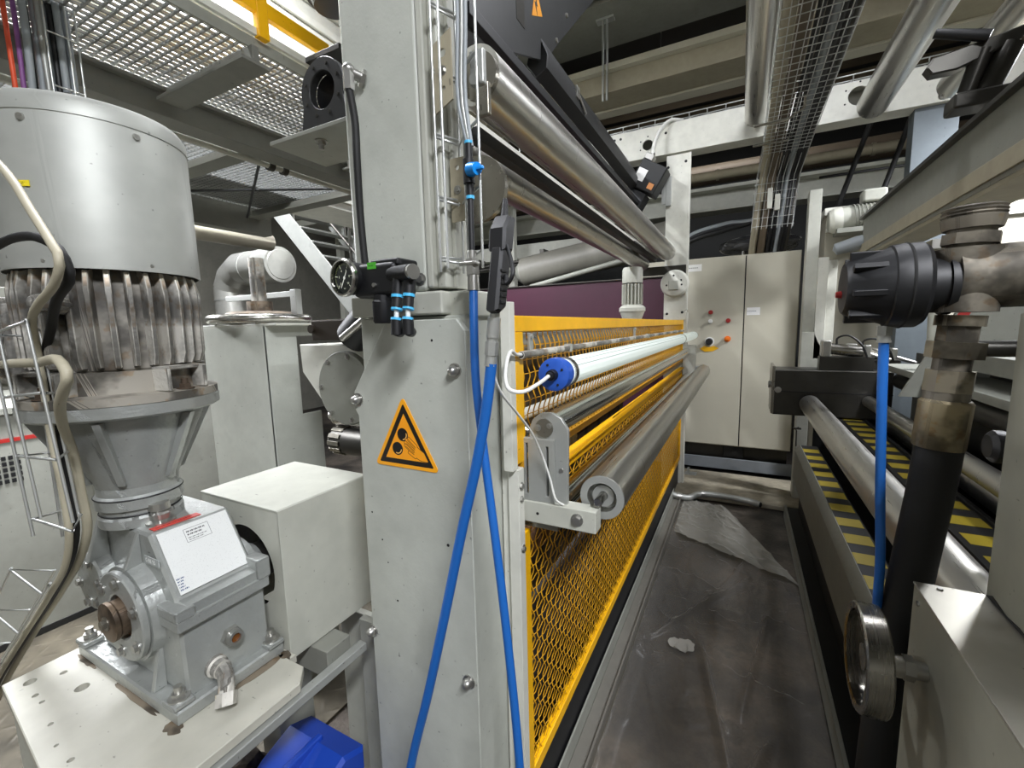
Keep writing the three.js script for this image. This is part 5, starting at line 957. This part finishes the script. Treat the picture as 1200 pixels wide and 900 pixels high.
// ---------------------------------------------------------------- right machine
{
  const g = thing('machine_rail', 'heavy grey channel rail running along over the striped roller machine', 'rail', [0.88, 2.06, -2.6]);
  P('web', bx(0.80, 0.812, 2.08, 2.36, -4.38, 0.2, 0.002), M.paintDark, g);  // rail's near end extended out of view to shade the column and cover box
  P('top_flange', bx(0.77, 0.95, 2.355, 2.375, -4.38, 0.2, 0.002), M.darkSteel, g);
  P('bottom_flange', bx(0.80, 0.97, 2.06, 2.08, -4.38, 0.2, 0.002), M.beigeBeam, g);
  P('slide_bar', bx(0.79, 0.80, 2.1, 2.17, -4.38, 0.2, 0.002), M.beigeBeam, g);
  P('end_wrap', [lathe([[0, 0], [0.05, 0], [0.055, 0.06], [0.045, 0.2], [0, 0.22]], [0.83, 2.2, -4.38], [0.50, 2.12, -4.42], 14)], M.greyCable, g);
}
{
  const g = thing('red_hook', 'small red snap hook hanging under the heavy channel rail', 'hook', [1.0, 2.2, -2.5]);
  P('hook', new THREE.TorusGeometry(0.022, 0.006, 8, 24).scale(0.7, 1.6, 1).translate(0.98, 2.27, -2.85), M.red, g); P('eye', cyl([0.98, 2.305, -2.85], [0.98, 2.34, -2.85], 0.006), M.bolt, g);
}
{
  const g = thing('clamping_lever', 'steel clamp with a black handle grip above the channel rail', 'lever', [0.8, 2.45, -2.6]);
  const pl = [[0.64, 2.63], [0.66, 2.60], [0.74, 2.60], [0.92, 2.665], [0.95, 2.72], [0.86, 2.70], [0.66, 2.665]];
  P('lever_arm', prism('z', pl, -2.63, -2.57, 0.006), M.darkSteel, g);
  P('handle', cyl([0.66, 2.76, -2.58], [0.82, 2.69, -2.55], 0.017, 0.022, 18), M.black, g, 'black handle grip');
  P('clamp_body', [cyl([0.77, 2.46, -2.6], [0.82, 2.66, -2.6], 0.03, 0.034, 18), cyl([0.84, 2.5, -2.6], [0.9, 2.66, -2.6], 0.04, 0.04, 18), bx(0.73, 0.9, 2.44, 2.5, -2.66, -2.54, 0.01)], M.darkSteel, g);
  P('stud', [cyl([0.845, 2.36, -2.6], [0.85, 2.46, -2.6], 0.012), bx(0.82, 1.05, 2.36, 2.39, -2.68, -2.5, 0.003)], M.bolt, g);
}
{
  const g = thing('wall_unit', 'pale machine housing behind the heavy channel rail', 'housing', [1.6, 0, -4.9]);
  P('body', bx(0.62, 2.8, 0.05, 2.5, -5.5, -4.85, 0.006), mat({ color: 0xa8a494, map: softT, roughness: 0.6 }), g);
  P('cornice', bx(0.6, 2.8, 2.5, 2.56, -5.5, -4.8, 0.004), M.white, g);
  P('trim', bx(0.62, 2.8, 2.36, 2.39, -4.85, -4.82, 0.002), M.white, g);
}
{
  const g = thing('frame_post', 'pale grey upright post with a stepped foot beside the control cabinet', 'post', [0.5, 0, -4.45]);
  P('post', bx(0.445, 0.53, 0.05, 2.64, -4.56, -4.42, 0.003), M.paintFlat, g);
  P('side_plate', [bx(0.53, 0.60, 1.28, 2.1, -4.5, -4.40, 0.003), bx(0.60, 0.67, 1.24, 2.08, -4.52, -4.47, 0.003)], M.white, g);
  P('gusset', prism('z', [[0.445, 1.0], [0.9, 1.0], [0.66, 1.24], [0.56, 1.42], [0.53, 1.5], [0.445, 1.5]], -4.42, -4.40, 0.001), M.paintFlat, g);
}
{
  const g = thing('geared_motor', 'pale geared motor hidden behind the channel rail beside the upright post', 'motor', [0.85, 2.35, -4.65]);
  P('housing', cyl([0.62, 2.42, -4.65], [0.98, 2.45, -4.65], 0.085, 0.085, 24), M.paintFlat, g);
  for (let k = 0; k < 7; k++) P('fin', cyl([0.78 + 0.025 * k, 2.434, -4.65], [0.788 + 0.025 * k, 2.435, -4.65], 0.1, 0.1, 20), M.paintDark, g);
  P('fan_cover', lathe([[0, 0.1], [0.08, 0.09], [0.1, 0.06], [0.1, 0]], [0.7, 2.42, -4.65], [0.1, 2.38, -4.65], 24), M.white, g);
  P('terminal_box', bx(0.82, 0.98, 2.53, 2.63, -4.72, -4.58, 0.02), M.paintFlat, g);
  P('foot', bx(0.66, 0.95, 2.3, 2.34, -4.75, -4.55, 0.004), M.paintDark, g);
}
{
  const g = thing('roller_housing', 'dark steel bearing block at the far end of the striped roller machine', 'block', [0.55, 0.83, -4.1]);
  P('block', bx(0.235, 0.98, 0.86, 1.22, -4.3, -4.02, 0.01), M.darkSteel, g);
  P('face_plate', bx(0.225, 0.245, 0.87, 1.25, -4.31, -4.0, 0.004), M.steelDull, g);
  P('seam', bx(0.245, 0.98, 1.045, 1.052, -4.02, -4.017, 0), M.black, g);
  bolt(g, [0.235, 1.09, -4.12], '-x', 0.03, hexG); bolt(g, [0.27, 1.06, -4.02], 'z', 0.016);
}
function stripes(parent, x0, x1, y, z0, z1, n, name) {
  for (let i = 0; i < n; i++) { const a = z0 + (z1 - z0) * i / n, b = z0 + (z1 - z0) * (i + 0.52) / n; P(name, bx(x0, x1, y, y + 0.0012, a, b, 0), M.hazard, parent); }
}
M.hazard = mat({ color: 0x9e8c22, map: grimeT, roughness: 0.55 });
{
  const g = thing('safety_trough', 'grey steel trough edge with yellow and black hazard stripes along the aisle', 'guard', [0.43, 0.1, -2.6]);
  P('side_plate', prism('z', [[0.40, 0.365], [0.452, 0.36], [0.452, 0.372], [0.411, 0.376], [0.418, 0.585], [0.442, 0.632], [0.435, 0.64], [0.405, 0.592]], -4.0, -1.12, 0.0005), M.paintDark, g);
  P('ledge', bx(0.44, 0.545, 0.62, 0.632, -4.0, -1.12, 0.002), M.rubber, g);
  stripes(g, 0.443, 0.54, 0.632, -1.14, -3.98, 15, 'hazard_stripe');
  P('inner_plate', bx(0.54, 0.55, 0.14, 0.63, -4.0, -1.12, 0.001), M.black, g);
  P('recess_plate', bx(0.452, 0.462, 0.095, 0.37, -4.0, -1.12, 0.001), M.rubber, g);
  P('spring_hook', [strand([[0.41, 0.62, -4.0], [0.41, 0.74, -4.02], [0.40, 0.76, -4.02], [0.425, 0.77, -4.02]], 0.005, 6), bx(0.385, 0.44, 0.752, 0.765, -4.03, -4.01, 0.002)], M.darkSteel, g);
}
{
  const g = thing('base_strip', 'grey edged black base strip along the foot of the striped trough', 'strip', [0.44, 0, -2.5]);
  P('edge_plate', bx(0.362, 0.378, 0, 0.1, -4.08, -1.0, 0.002), M.paintDark, g); P('infill', bx(0.378, 0.52, 0, 0.092, -4.06, -1.0, 0.002), M.rubber, g);
}
{
  const g = thing('guide_roller', 'large brushed steel roller above the striped trough', 'roller', [0.475, 0.88, -2.6]);
  P('barrel', cyl([0.478, 0.965, -1.12], [0.478, 0.965, -3.97], 0.067, 0.067, 48), M.roller, g); P('journal', cyl([0.478, 0.965, -3.97], [0.478, 0.965, -4.04], 0.045), M.darkSteel, g);
}
{
  const g = thing('step_plate', 'dark plate with yellow hazard stripes between the right-hand rollers', 'plate', [0.74, 0.84, -2.7]);
  P('plate', bx(0.68, 0.83, 0.838, 0.85, -4.2, -1.2, 0.002), M.rubber, g); stripes(g, 0.70, 0.815, 0.85, -1.22, -4.18, 17, 'hazard_stripe');
  P('web', bx(0.83, 0.845, 0.301, 0.86, -4.2, -1.2, 0.002), M.dark, g);
}
for (const [x, y, r, m, lab] of [[0.84, 1.0, 0.04, M.roller, 'slim polished roller behind the second row of hazard stripes'], [1.02, 1.16, 0.06, M.darkSteel, 'dark roller behind the slim polished roller'], [1.0, 0.84, 0.07, M.roller, 'steel roller below the dark roller at the machine column']]) {
  const g = thing('guide_roller', lab, 'roller', [x, y - r, -2.7]); P('barrel', cyl([x, y, -1.15], [x, y, -4.0], r, r, 36), m, g); P('journal', cyl([x, y, -4.0], [x, y, -4.1], r * 0.5), M.bolt, g);
}
{
  const g = thing('nip_frame', 'greyish machine side panel with small air cylinders behind the blue air hose', 'panel', [1.2, 0, -2.9]);
  P('panel', bx(1.16, 1.18, 0.05, 1.34, -4.3, -1.1, 0.003), M.darkSteel, g);
  P('base', bx(0.552, 1.16, 0.02, 0.3, -4.3, -1.1, 0.003), M.dark, g); P('end_plate', bx(0.552, 1.16, 0.3, 0.83, -4.3, -4.28, 0.002), M.dark, g);
  P('cover', prism('x', [[-1.6, 1.34], [-1.6, 1.42], [-3.4, 1.42], [-3.4, 1.34]], 0.98, 1.2, 0.002), M.paintDark, g);
  P('leaning_plate', prism('z', [[0.80, 1.16], [1.45, 1.16], [1.6, 1.66], [1.02, 1.66]], -3.2, -3.18, 0.001), M.paintDark, g);
  P('sign', prism('z', [[0.965, 1.53], [1.02, 1.53], [1.07, 1.64], [1.025, 1.64]], -3.18, -3.177), M.red, g, 'red sign');
  P('bar', bx(0.9, 1.16, 1.24, 1.28, -4.0, -1.3, 0.004), M.paintDark, g);
  P('trim', bx(1.0, 1.16, 1.42, 1.43, -2.4, -1.5, 0.002), M.white, g);
}
for (const [i, x, y, z] of [[0, 0.66, 1.37, -4.08], [1, 0.84, 1.34, -4.2]]) {
  const g = thing('air_cylinder', ['bright small air cylinder on the dark bearing block beside the stepped post', 'dull small air cylinder on the dark bearing block behind the blue hose'][i], 'cylinder', [x, 1.22, z]);
  P('barrel', cyl([x - 0.06, y + 0.012, z], [x + 0.14, y - 0.012, z], 0.042, 0.042, 20), i ? M.steelDull : M.steel, g);
  P('end_block', bx(x - 0.12, x - 0.06, y - 0.05, y + 0.075, z - 0.05, z + 0.05, 0.012), M.bolt, g); P('end_block', bx(x + 0.14, x + 0.18, y - 0.06, y + 0.04, z - 0.045, z + 0.045, 0.01), M.bolt, g);
  P('rod', cyl([x + 0.13, y - 0.012, z], [x + 0.3, y - 0.07, z], 0.014), M.bolt, g);
  P('fitting', hose([[x - 0.02, y + 0.04, z], [x - 0.02, y + 0.09, z], [x + 0.04, y + 0.11, z + 0.02], [x + 0.12, y + 0.04, z + 0.05], [x + 0.17, y - 0.09, z + 0.04]], 0.0075, 24, 8), M.dark, g);
  P('base', bx(x - 0.13, x + 0.2, 1.22, y - 0.045, z - 0.05, z + 0.05, 0.004), M.darkSteel, g);
}
{
  const g = thing('star_knob', 'black ribbed hand knob on the shaft end beside the machine column', 'knob', [0.6, 1.2, -1.55]);
  P('knob', lathe([[0, 0.04], [0.03, 0.04], [0.042, 0.03], [0.042, 0.008], [0.03, 0], [0, 0]], [0.615, 1.265, -1.55], [0.5, 1.265, -1.55], 14), M.black, g);
  P('shaft', cyl([0.615, 1.265, -1.55], [0.68, 1.27, -1.55], 0.018), M.bolt, g);
  P('collar', cyl([0.64, 1.268, -1.55], [0.665, 1.27, -1.55], 0.032), M.steelDull, g);
}
// near frame with the cover box
{
  const g = thing('machine_column', 'grey machine column close by the valve with a chipped lower edge', 'column', [0.5, 0, -0.8]);
  P('post', bx(0.42, 0.9, 0, 1.605, -1.075, -0.3, 0.004), M.paintShaded, g);
  P('oil_stain', prism('x', [[-0.9, 1.088], [-0.96, 1.094], [-1.0, 1.09], [-1.05, 1.098], [-1.07, 1.088]], 0.4185, 0.4205), M.dark, g);
}
{
  const g = thing('cover_box', 'grey sheet metal cover box with a bright top lid beside the handwheel', 'cover', [0.37, 0.3, -0.7]);
  P('side_panel', bx(0.318, 0.322, 0.32, 1.083, -1.07, -0.3, 0.001), M.paintShaded, g);
  P('end_panel', bx(0.322, 0.42, 0.32, 1.083, -1.073, -1.068, 0.001), M.paintShaded, g);
  P('lid', [bx(0.317, 0.42, 1.083, 1.087, -1.074, -0.3, 0.001)], mat({ color: 0xc0beb6, map: grimeT, metalness: 0.75, roughness: 0.38 }), g, 'bright metal lid');
  bolt(g, [0.352, 1.087, -1.058], 'y', 0.005, capG); bolt(g, [0.318, 1.06, -1.04], '-x', 0.005, capG, M.bolt);
  P('floor_plate', bx(0.318, 0.42, 0, 0.32, -1.0, -0.3, 0.002), M.black, g);
}
{
  const g = thing('hand_wheel', 'polished steel handwheel with a broad rim on the side of the cover box', 'handwheel', [0.25, 0.86, -0.97]);
  const c = [0.965, -0.975];
  P('rim', lathe([[0.082, 0.002], [0.085, 0], [0.094, 0], [0.0965, 0.003], [0.0965, 0.036], [0.094, 0.039], [0.085, 0.039], [0.082, 0.036], [0.082, 0.002]], [0.214, c[0], c[1]], [1, c[0], c[1]], 64), mat({ color: 0x8d8a83, metalness: 1, roughness: 0.32, roughnessMap: brushT }), g);
  P('hub', [cyl([0.226, c[0], c[1]], [0.285, c[0], c[1]], 0.024, 0.02, 24)], M.steel, g);
  for (let k = 0; k < 3; k++) { const a = k / 3 * Math.PI * 2 + 0.6, d = [Math.cos(a), Math.sin(a)]; P('spoke', cyl([0.25, c[0] + 0.015 * d[1], c[1] + 0.015 * d[0]], [0.24, c[0] + 0.09 * d[1], c[1] + 0.09 * d[0]], 0.013, 0.01, 14), M.steelDull, g); }
  P('shaft', [cyl([0.28, c[0], c[1]], [0.318, c[0], c[1]], 0.016, 0.016, 20), cyl([0.285, c[0], c[1]], [0.30, c[0], c[1]], 0.022, 0.022, 6)], M.bolt, g);
}
// valve with hose stack
{
  const g = thing('actuated_valve', 'black air actuated valve with a greasy brass coloured coupling stack', 'valve', [0.36, 1.34, -1.15]);
  const z = -1.15, y = 1.663, X = [1, y, z];
  const ac = P('actuator', [lathe([[0, -0.002], [0.05, 0], [0.056, 0.006], [0.066, 0.04], [0.076, 0.07], [0.08, 0.072], [0.082, 0.09], [0.082, 0.118], [0.076, 0.126], [0.05, 0.13], [0, 0.13]], [0.183, y, z], X, 44)], M.black, g);
  for (let k = 0; k < 8; k++) { const a = k / 8 * Math.PI * 2 + 0.2; P('rib', bx(0.19, 0.25, 0.056, 0.0725, -0.006, 0.006, 0.002).rotateX(a).translate(0, y, z), M.black, ac); }
  P('seam_ring', lathe([[0.0825, 0], [0.084, 0.002], [0.0825, 0.005]], [0.276, y, z], X, 44), M.rubber, ac);
  P('indicator', [cyl([0.183, y - 0.012, z], [0.172, y - 0.012, z], 0.008, 0.006, 12)], M.red, g, 'red indicator pin');
  P('yoke', [cyl([0.305, y - 0.002, z], [0.345, y - 0.002, z], 0.052, 0.052, 32), cyl([0.338, y - 0.002, z], [0.35, y - 0.002, z], 0.057, 0.057, 32)], M.black, g);
  P('air_fitting', [cyl([0.257, 1.585, z], [0.257, 1.565, z], 0.014, 0.014, 6), cyl([0.257, 1.567, z], [0.258, 1.553, z], 0.011), cyl([0.258, 1.556, z], [0.258, 1.551, z], 0.0125)], M.zinc, g);
  P('valve_body', [cyl([0.35, y + 0.008, z], [0.85, y + 0.02, z], 0.058, 0.058, 36), cyl([0.37, y - 0.055, z], [0.372, y + 0.062, z], 0.05, 0.05, 32)], M.greasy, g);
  P('top_nut', [cyl([0.372, 1.72, z], [0.373, 1.732, z], 0.034, 0.034, 24), cyl([0.372, 1.732, z], [0.373, 1.752, z], 0.042, 0.042, 8), cyl([0.372, 1.75, z], [0.373, 1.762, z], 0.034, 0.034, 24)], M.greasy, g);
  P('top_cap', [lathe([[0, 0], [0.041, 0], [0.043, 0.008], [0.045, 0.02], [0.043, 0.022], [0.0455, 0.025], [0.043, 0.028], [0.0455, 0.031], [0.043, 0.034], [0.045, 0.037], [0.04, 0.04], [0, 0.04]], [0.373, 1.76, z], [0.377, 2.5, z], 36)], M.greasy, g);
  const st = [[1.602, 1.582, 0.037, 32], [1.582, 1.552, 0.032, 8], [1.552, 1.52, 0.044, 6], [1.52, 1.497, 0.029, 32], [1.497, 1.455, 0.038, 8], [1.455, 1.432, 0.035, 32]];
  st.forEach(([a, b, r, s], i) => P(s === 32 ? 'ring' : 'hex_nut', cyl([0.37 - (1.6 - a) * 0.06, a, z], [0.37 - (1.6 - b) * 0.06, b, z], r, r, s), i % 2 ? M.greasy : mat({ color: 0x9d9584, map: dirtyT, metalness: 0.75, roughness: 0.36 }), g));
  P('ferrule', [lathe([[0.03, 0], [0.04, 0], [0.041, 0.004], [0.041, 0.092], [0.037, 0.097], [0.03, 0.097]], [0.356, 1.342, z], [0.362, 1.44, z], 36)], mat({ color: 0x9c9074, map: dirtyT, metalness: 0.65, roughness: 0.42 }), g, 'brass coloured hose ferrule');
  P('side_pipe', cyl([0.40, 1.537, z - 0.03], [0.85, 1.537, z - 0.03], 0.016), M.darkSteel, g);
}
one('suction_hose', hose([[0.359, 1.36, -1.15], [0.352, 1.25, -1.15], [0.342, 1.12, -1.155], [0.33, 0.95, -1.16], [0.32, 0.75, -1.17], [0.32, 0.45, -1.2], [0.33, 0.04, -1.2]], 0.0375, 60, 24), M.rubber, 'thick black rubber hose leading down from the valve coupling stack', 'hose');
one('air_hose', hose([[0.258, 1.556, -1.15], [0.262, 1.45, -1.15], [0.272, 1.25, -1.15], [0.283, 1.08, -1.15], [0.287, 0.98, -1.16], [0.30, 0.9, -1.2], [0.345, 0.75, -1.28], [0.36, 0.4, -1.3], [0.36, 0.12, -1.3]], 0.0088, 60, 14), M.blueHose, 'blue air hose leading down from the black valve actuator', 'hose');
{
  const g = thing('support_tube', 'upright grey tube hanging from the channel rail behind the valve', 'tube', [1.05, 1.7, -3.6]);
  P('tube', cyl([1.05, 1.45, -3.6], [1.02, 2.06, -3.6], 0.035, 0.028, 18), M.paintFlat, g); P('clevis', bx(0.98, 1.06, 2.0, 2.06, -3.65, -3.55, 0.006), M.bolt, g);
}
// ---------------------------------------------------------------- things on the floor
{
  const n = 300, m = 100, pos = [], idx = [];
  const x0 = -0.415, x1 = 0.355, z0 = -0.75, z1 = -3.98;
  const ridge = (u, v, cx, cz, ang, len, wid) => { const dx = u - cx, dz = v - cz, a = dx * Math.cos(ang) + dz * Math.sin(ang), b = -dx * Math.sin(ang) + dz * Math.cos(ang); return Math.exp(-(b * b) / (wid * wid)) * sst(len, len * 0.4, Math.abs(a)); };
  for (let i = 0; i <= n; i++) for (let j = 0; j <= m; j++) {
    const z = z0 + (z1 - z0) * i / n, right = x1 - 0.0 - 0.52 * sst(-2.9, -4.0, z), x = x0 + (right - x0) * j / m;
    let h = 0.004 + 0.007 * fbm((x + 1) / 2, (z + 5) / 6, 14, 4, 5);
    h += 0.036 * ridge(x, z, -0.05, -1.85, 1.35, 0.5, 0.016) + 0.03 * ridge(x, z, 0.12, -2.2, 1.75, 0.5, 0.012) + 0.028 * ridge(x, z, -0.15, -2.5, 2.1, 0.6, 0.014) + 0.014 * ridge(x, z, 0.2, -2.0, 0.3, 0.18, 0.012) + 0.032 * ridge(x, z, 0.05, -1.5, 2.0, 0.45, 0.014) + 0.012 * ridge(x, z, -0.22, -1.6, 1.2, 0.4, 0.012) + 0.014 * ridge(x, z, 0.0, -2.9, 1.9, 0.5, 0.01) + 0.015 * ridge(x, z, 0.22, -1.6, 1.4, 0.4, 0.012);
    h += 0.03 * sst(-0.34, -0.415, x); { const q = 1 - Math.abs(2 * fbm((x + 1) / 2, (z + 5) / 6, 9, 3, 77) - 1), q2 = 1 - Math.abs(2 * fbm((x + 1.3) / 2.6, (z + 5) / 2.6, 10, 3, 177) - 1); h += 0.016 * q ** 10 + 0.014 * q2 ** 14; }
    pos.push(x, h, z);
  }
  for (let i = 0; i < n; i++) for (let j = 0; j < m; j++) { const a = i * (m + 1) + j, b = a + m + 1; idx.push(a, a + 1, b, a + 1, b + 1, b); }
  const g = new THREE.BufferGeometry(); g.setAttribute('position', new THREE.Float32BufferAttribute(pos, 3)); g.setIndex(idx); g.computeVertexNormals();
  one('plastic_film', g, M.film, 'large wrinkled clear plastic film spread over the aisle floor', 'film');
  // turned over corner
  const q = [], qi = [], A = V(-0.40, 0.03, -4.03), B = V(-0.07, 0.03, -3.98), C2 = V(0.365, 0.014, -2.95), D = V(-0.40, 0.03, -3.35), N = 70;
  for (let i = 0; i <= N; i++) for (let j = 0; j <= N; j++) {
    const u = i / N, v = j / N, p = A.clone().lerp(B, u), r = D.clone().lerp(C2, u), s = p.lerp(r, v); s.y += 0.006 + 0.016 * fbm(u, v, 8, 4, 61) + 0.012 * (1 - Math.abs(2 * fbm(u, v, 5, 3, 33) - 1)) ** 8; q.push(s.x, s.y, s.z);
  }
  for (let i = 0; i < N; i++) for (let j = 0; j < N; j++) { const a = i * (N + 1) + j, b = a + N + 1; qi.push(a, b, a + 1, a + 1, b, b + 1); }
  const f = new THREE.BufferGeometry(); f.setAttribute('position', new THREE.Float32BufferAttribute(q, 3)); f.setIndex(qi); f.computeVertexNormals();
  one('plastic_film', f, M.filmFold, 'milky turned-over corner of plastic film at the far end of the aisle', 'film');
}
{
  const g = new THREE.IcosahedronGeometry(1, 4), p = g.attributes.position;
  for (let i = 0; i < p.count; i++) { const x = p.getX(i), y = p.getY(i), z = p.getZ(i), k = 1 + 1.7 * (fbm((x + 2) / 4, (y + z + 4) / 8, 10, 4, 118) - 0.5); p.setXYZ(i, x * k * 0.05, y * k * 0.006, z * k * 0.042); }
  g.computeVertexNormals(); g.translate(-0.21, 0.022, -2.14);
  one('paper_scrap', g, mat({ color: 0x9a9890, roughness: 0.7 }), 'small crumpled white scrap lying on the plastic film', 'scrap');
}
{
  const g = thing('floor_pipe', 'worn steel pipe lying across the far end of the aisle floor', 'pipe', [-0.2, 0.02, -4.1]);
  P('pipe', hose([[-0.5, 0.09, -3.98], [-0.43, 0.075, -3.99], [-0.36, 0.065, -4.02], [-0.3, 0.075, -4.1], [-0.22, 0.085, -4.12], [0.02, 0.08, -4.12], [0.12, 0.078, -4.1], [0.19, 0.075, -4.07]], 0.026, 50, 14), M.zinc, g);
  P('elbow_joint', [cyl([-0.46, 0.082, -3.985], [-0.42, 0.075, -3.99], 0.032), cyl([-0.27, 0.08, -4.11], [-0.24, 0.085, -4.12], 0.031)], M.bolt, g);
  P('mouth', cyl([0.19, 0.075, -4.07], [0.196, 0.075, -4.067], 0.02), M.black, g);
}
{
  const g = thing('floor_anchor', 'small zinc anchor plate on the light concrete strip at the cabinet foot', 'bracket', [-0.42, 0.05, -4.75]);
  P('plate', bx(-0.47, -0.36, 0.05, 0.056, -4.8, -4.7, 0.001), M.zinc, g); P('upright', bx(-0.45, -0.43, 0.056, 0.11, -4.78, -4.72, 0.002), M.zinc, g);
}
renderer.render(scene, camera);
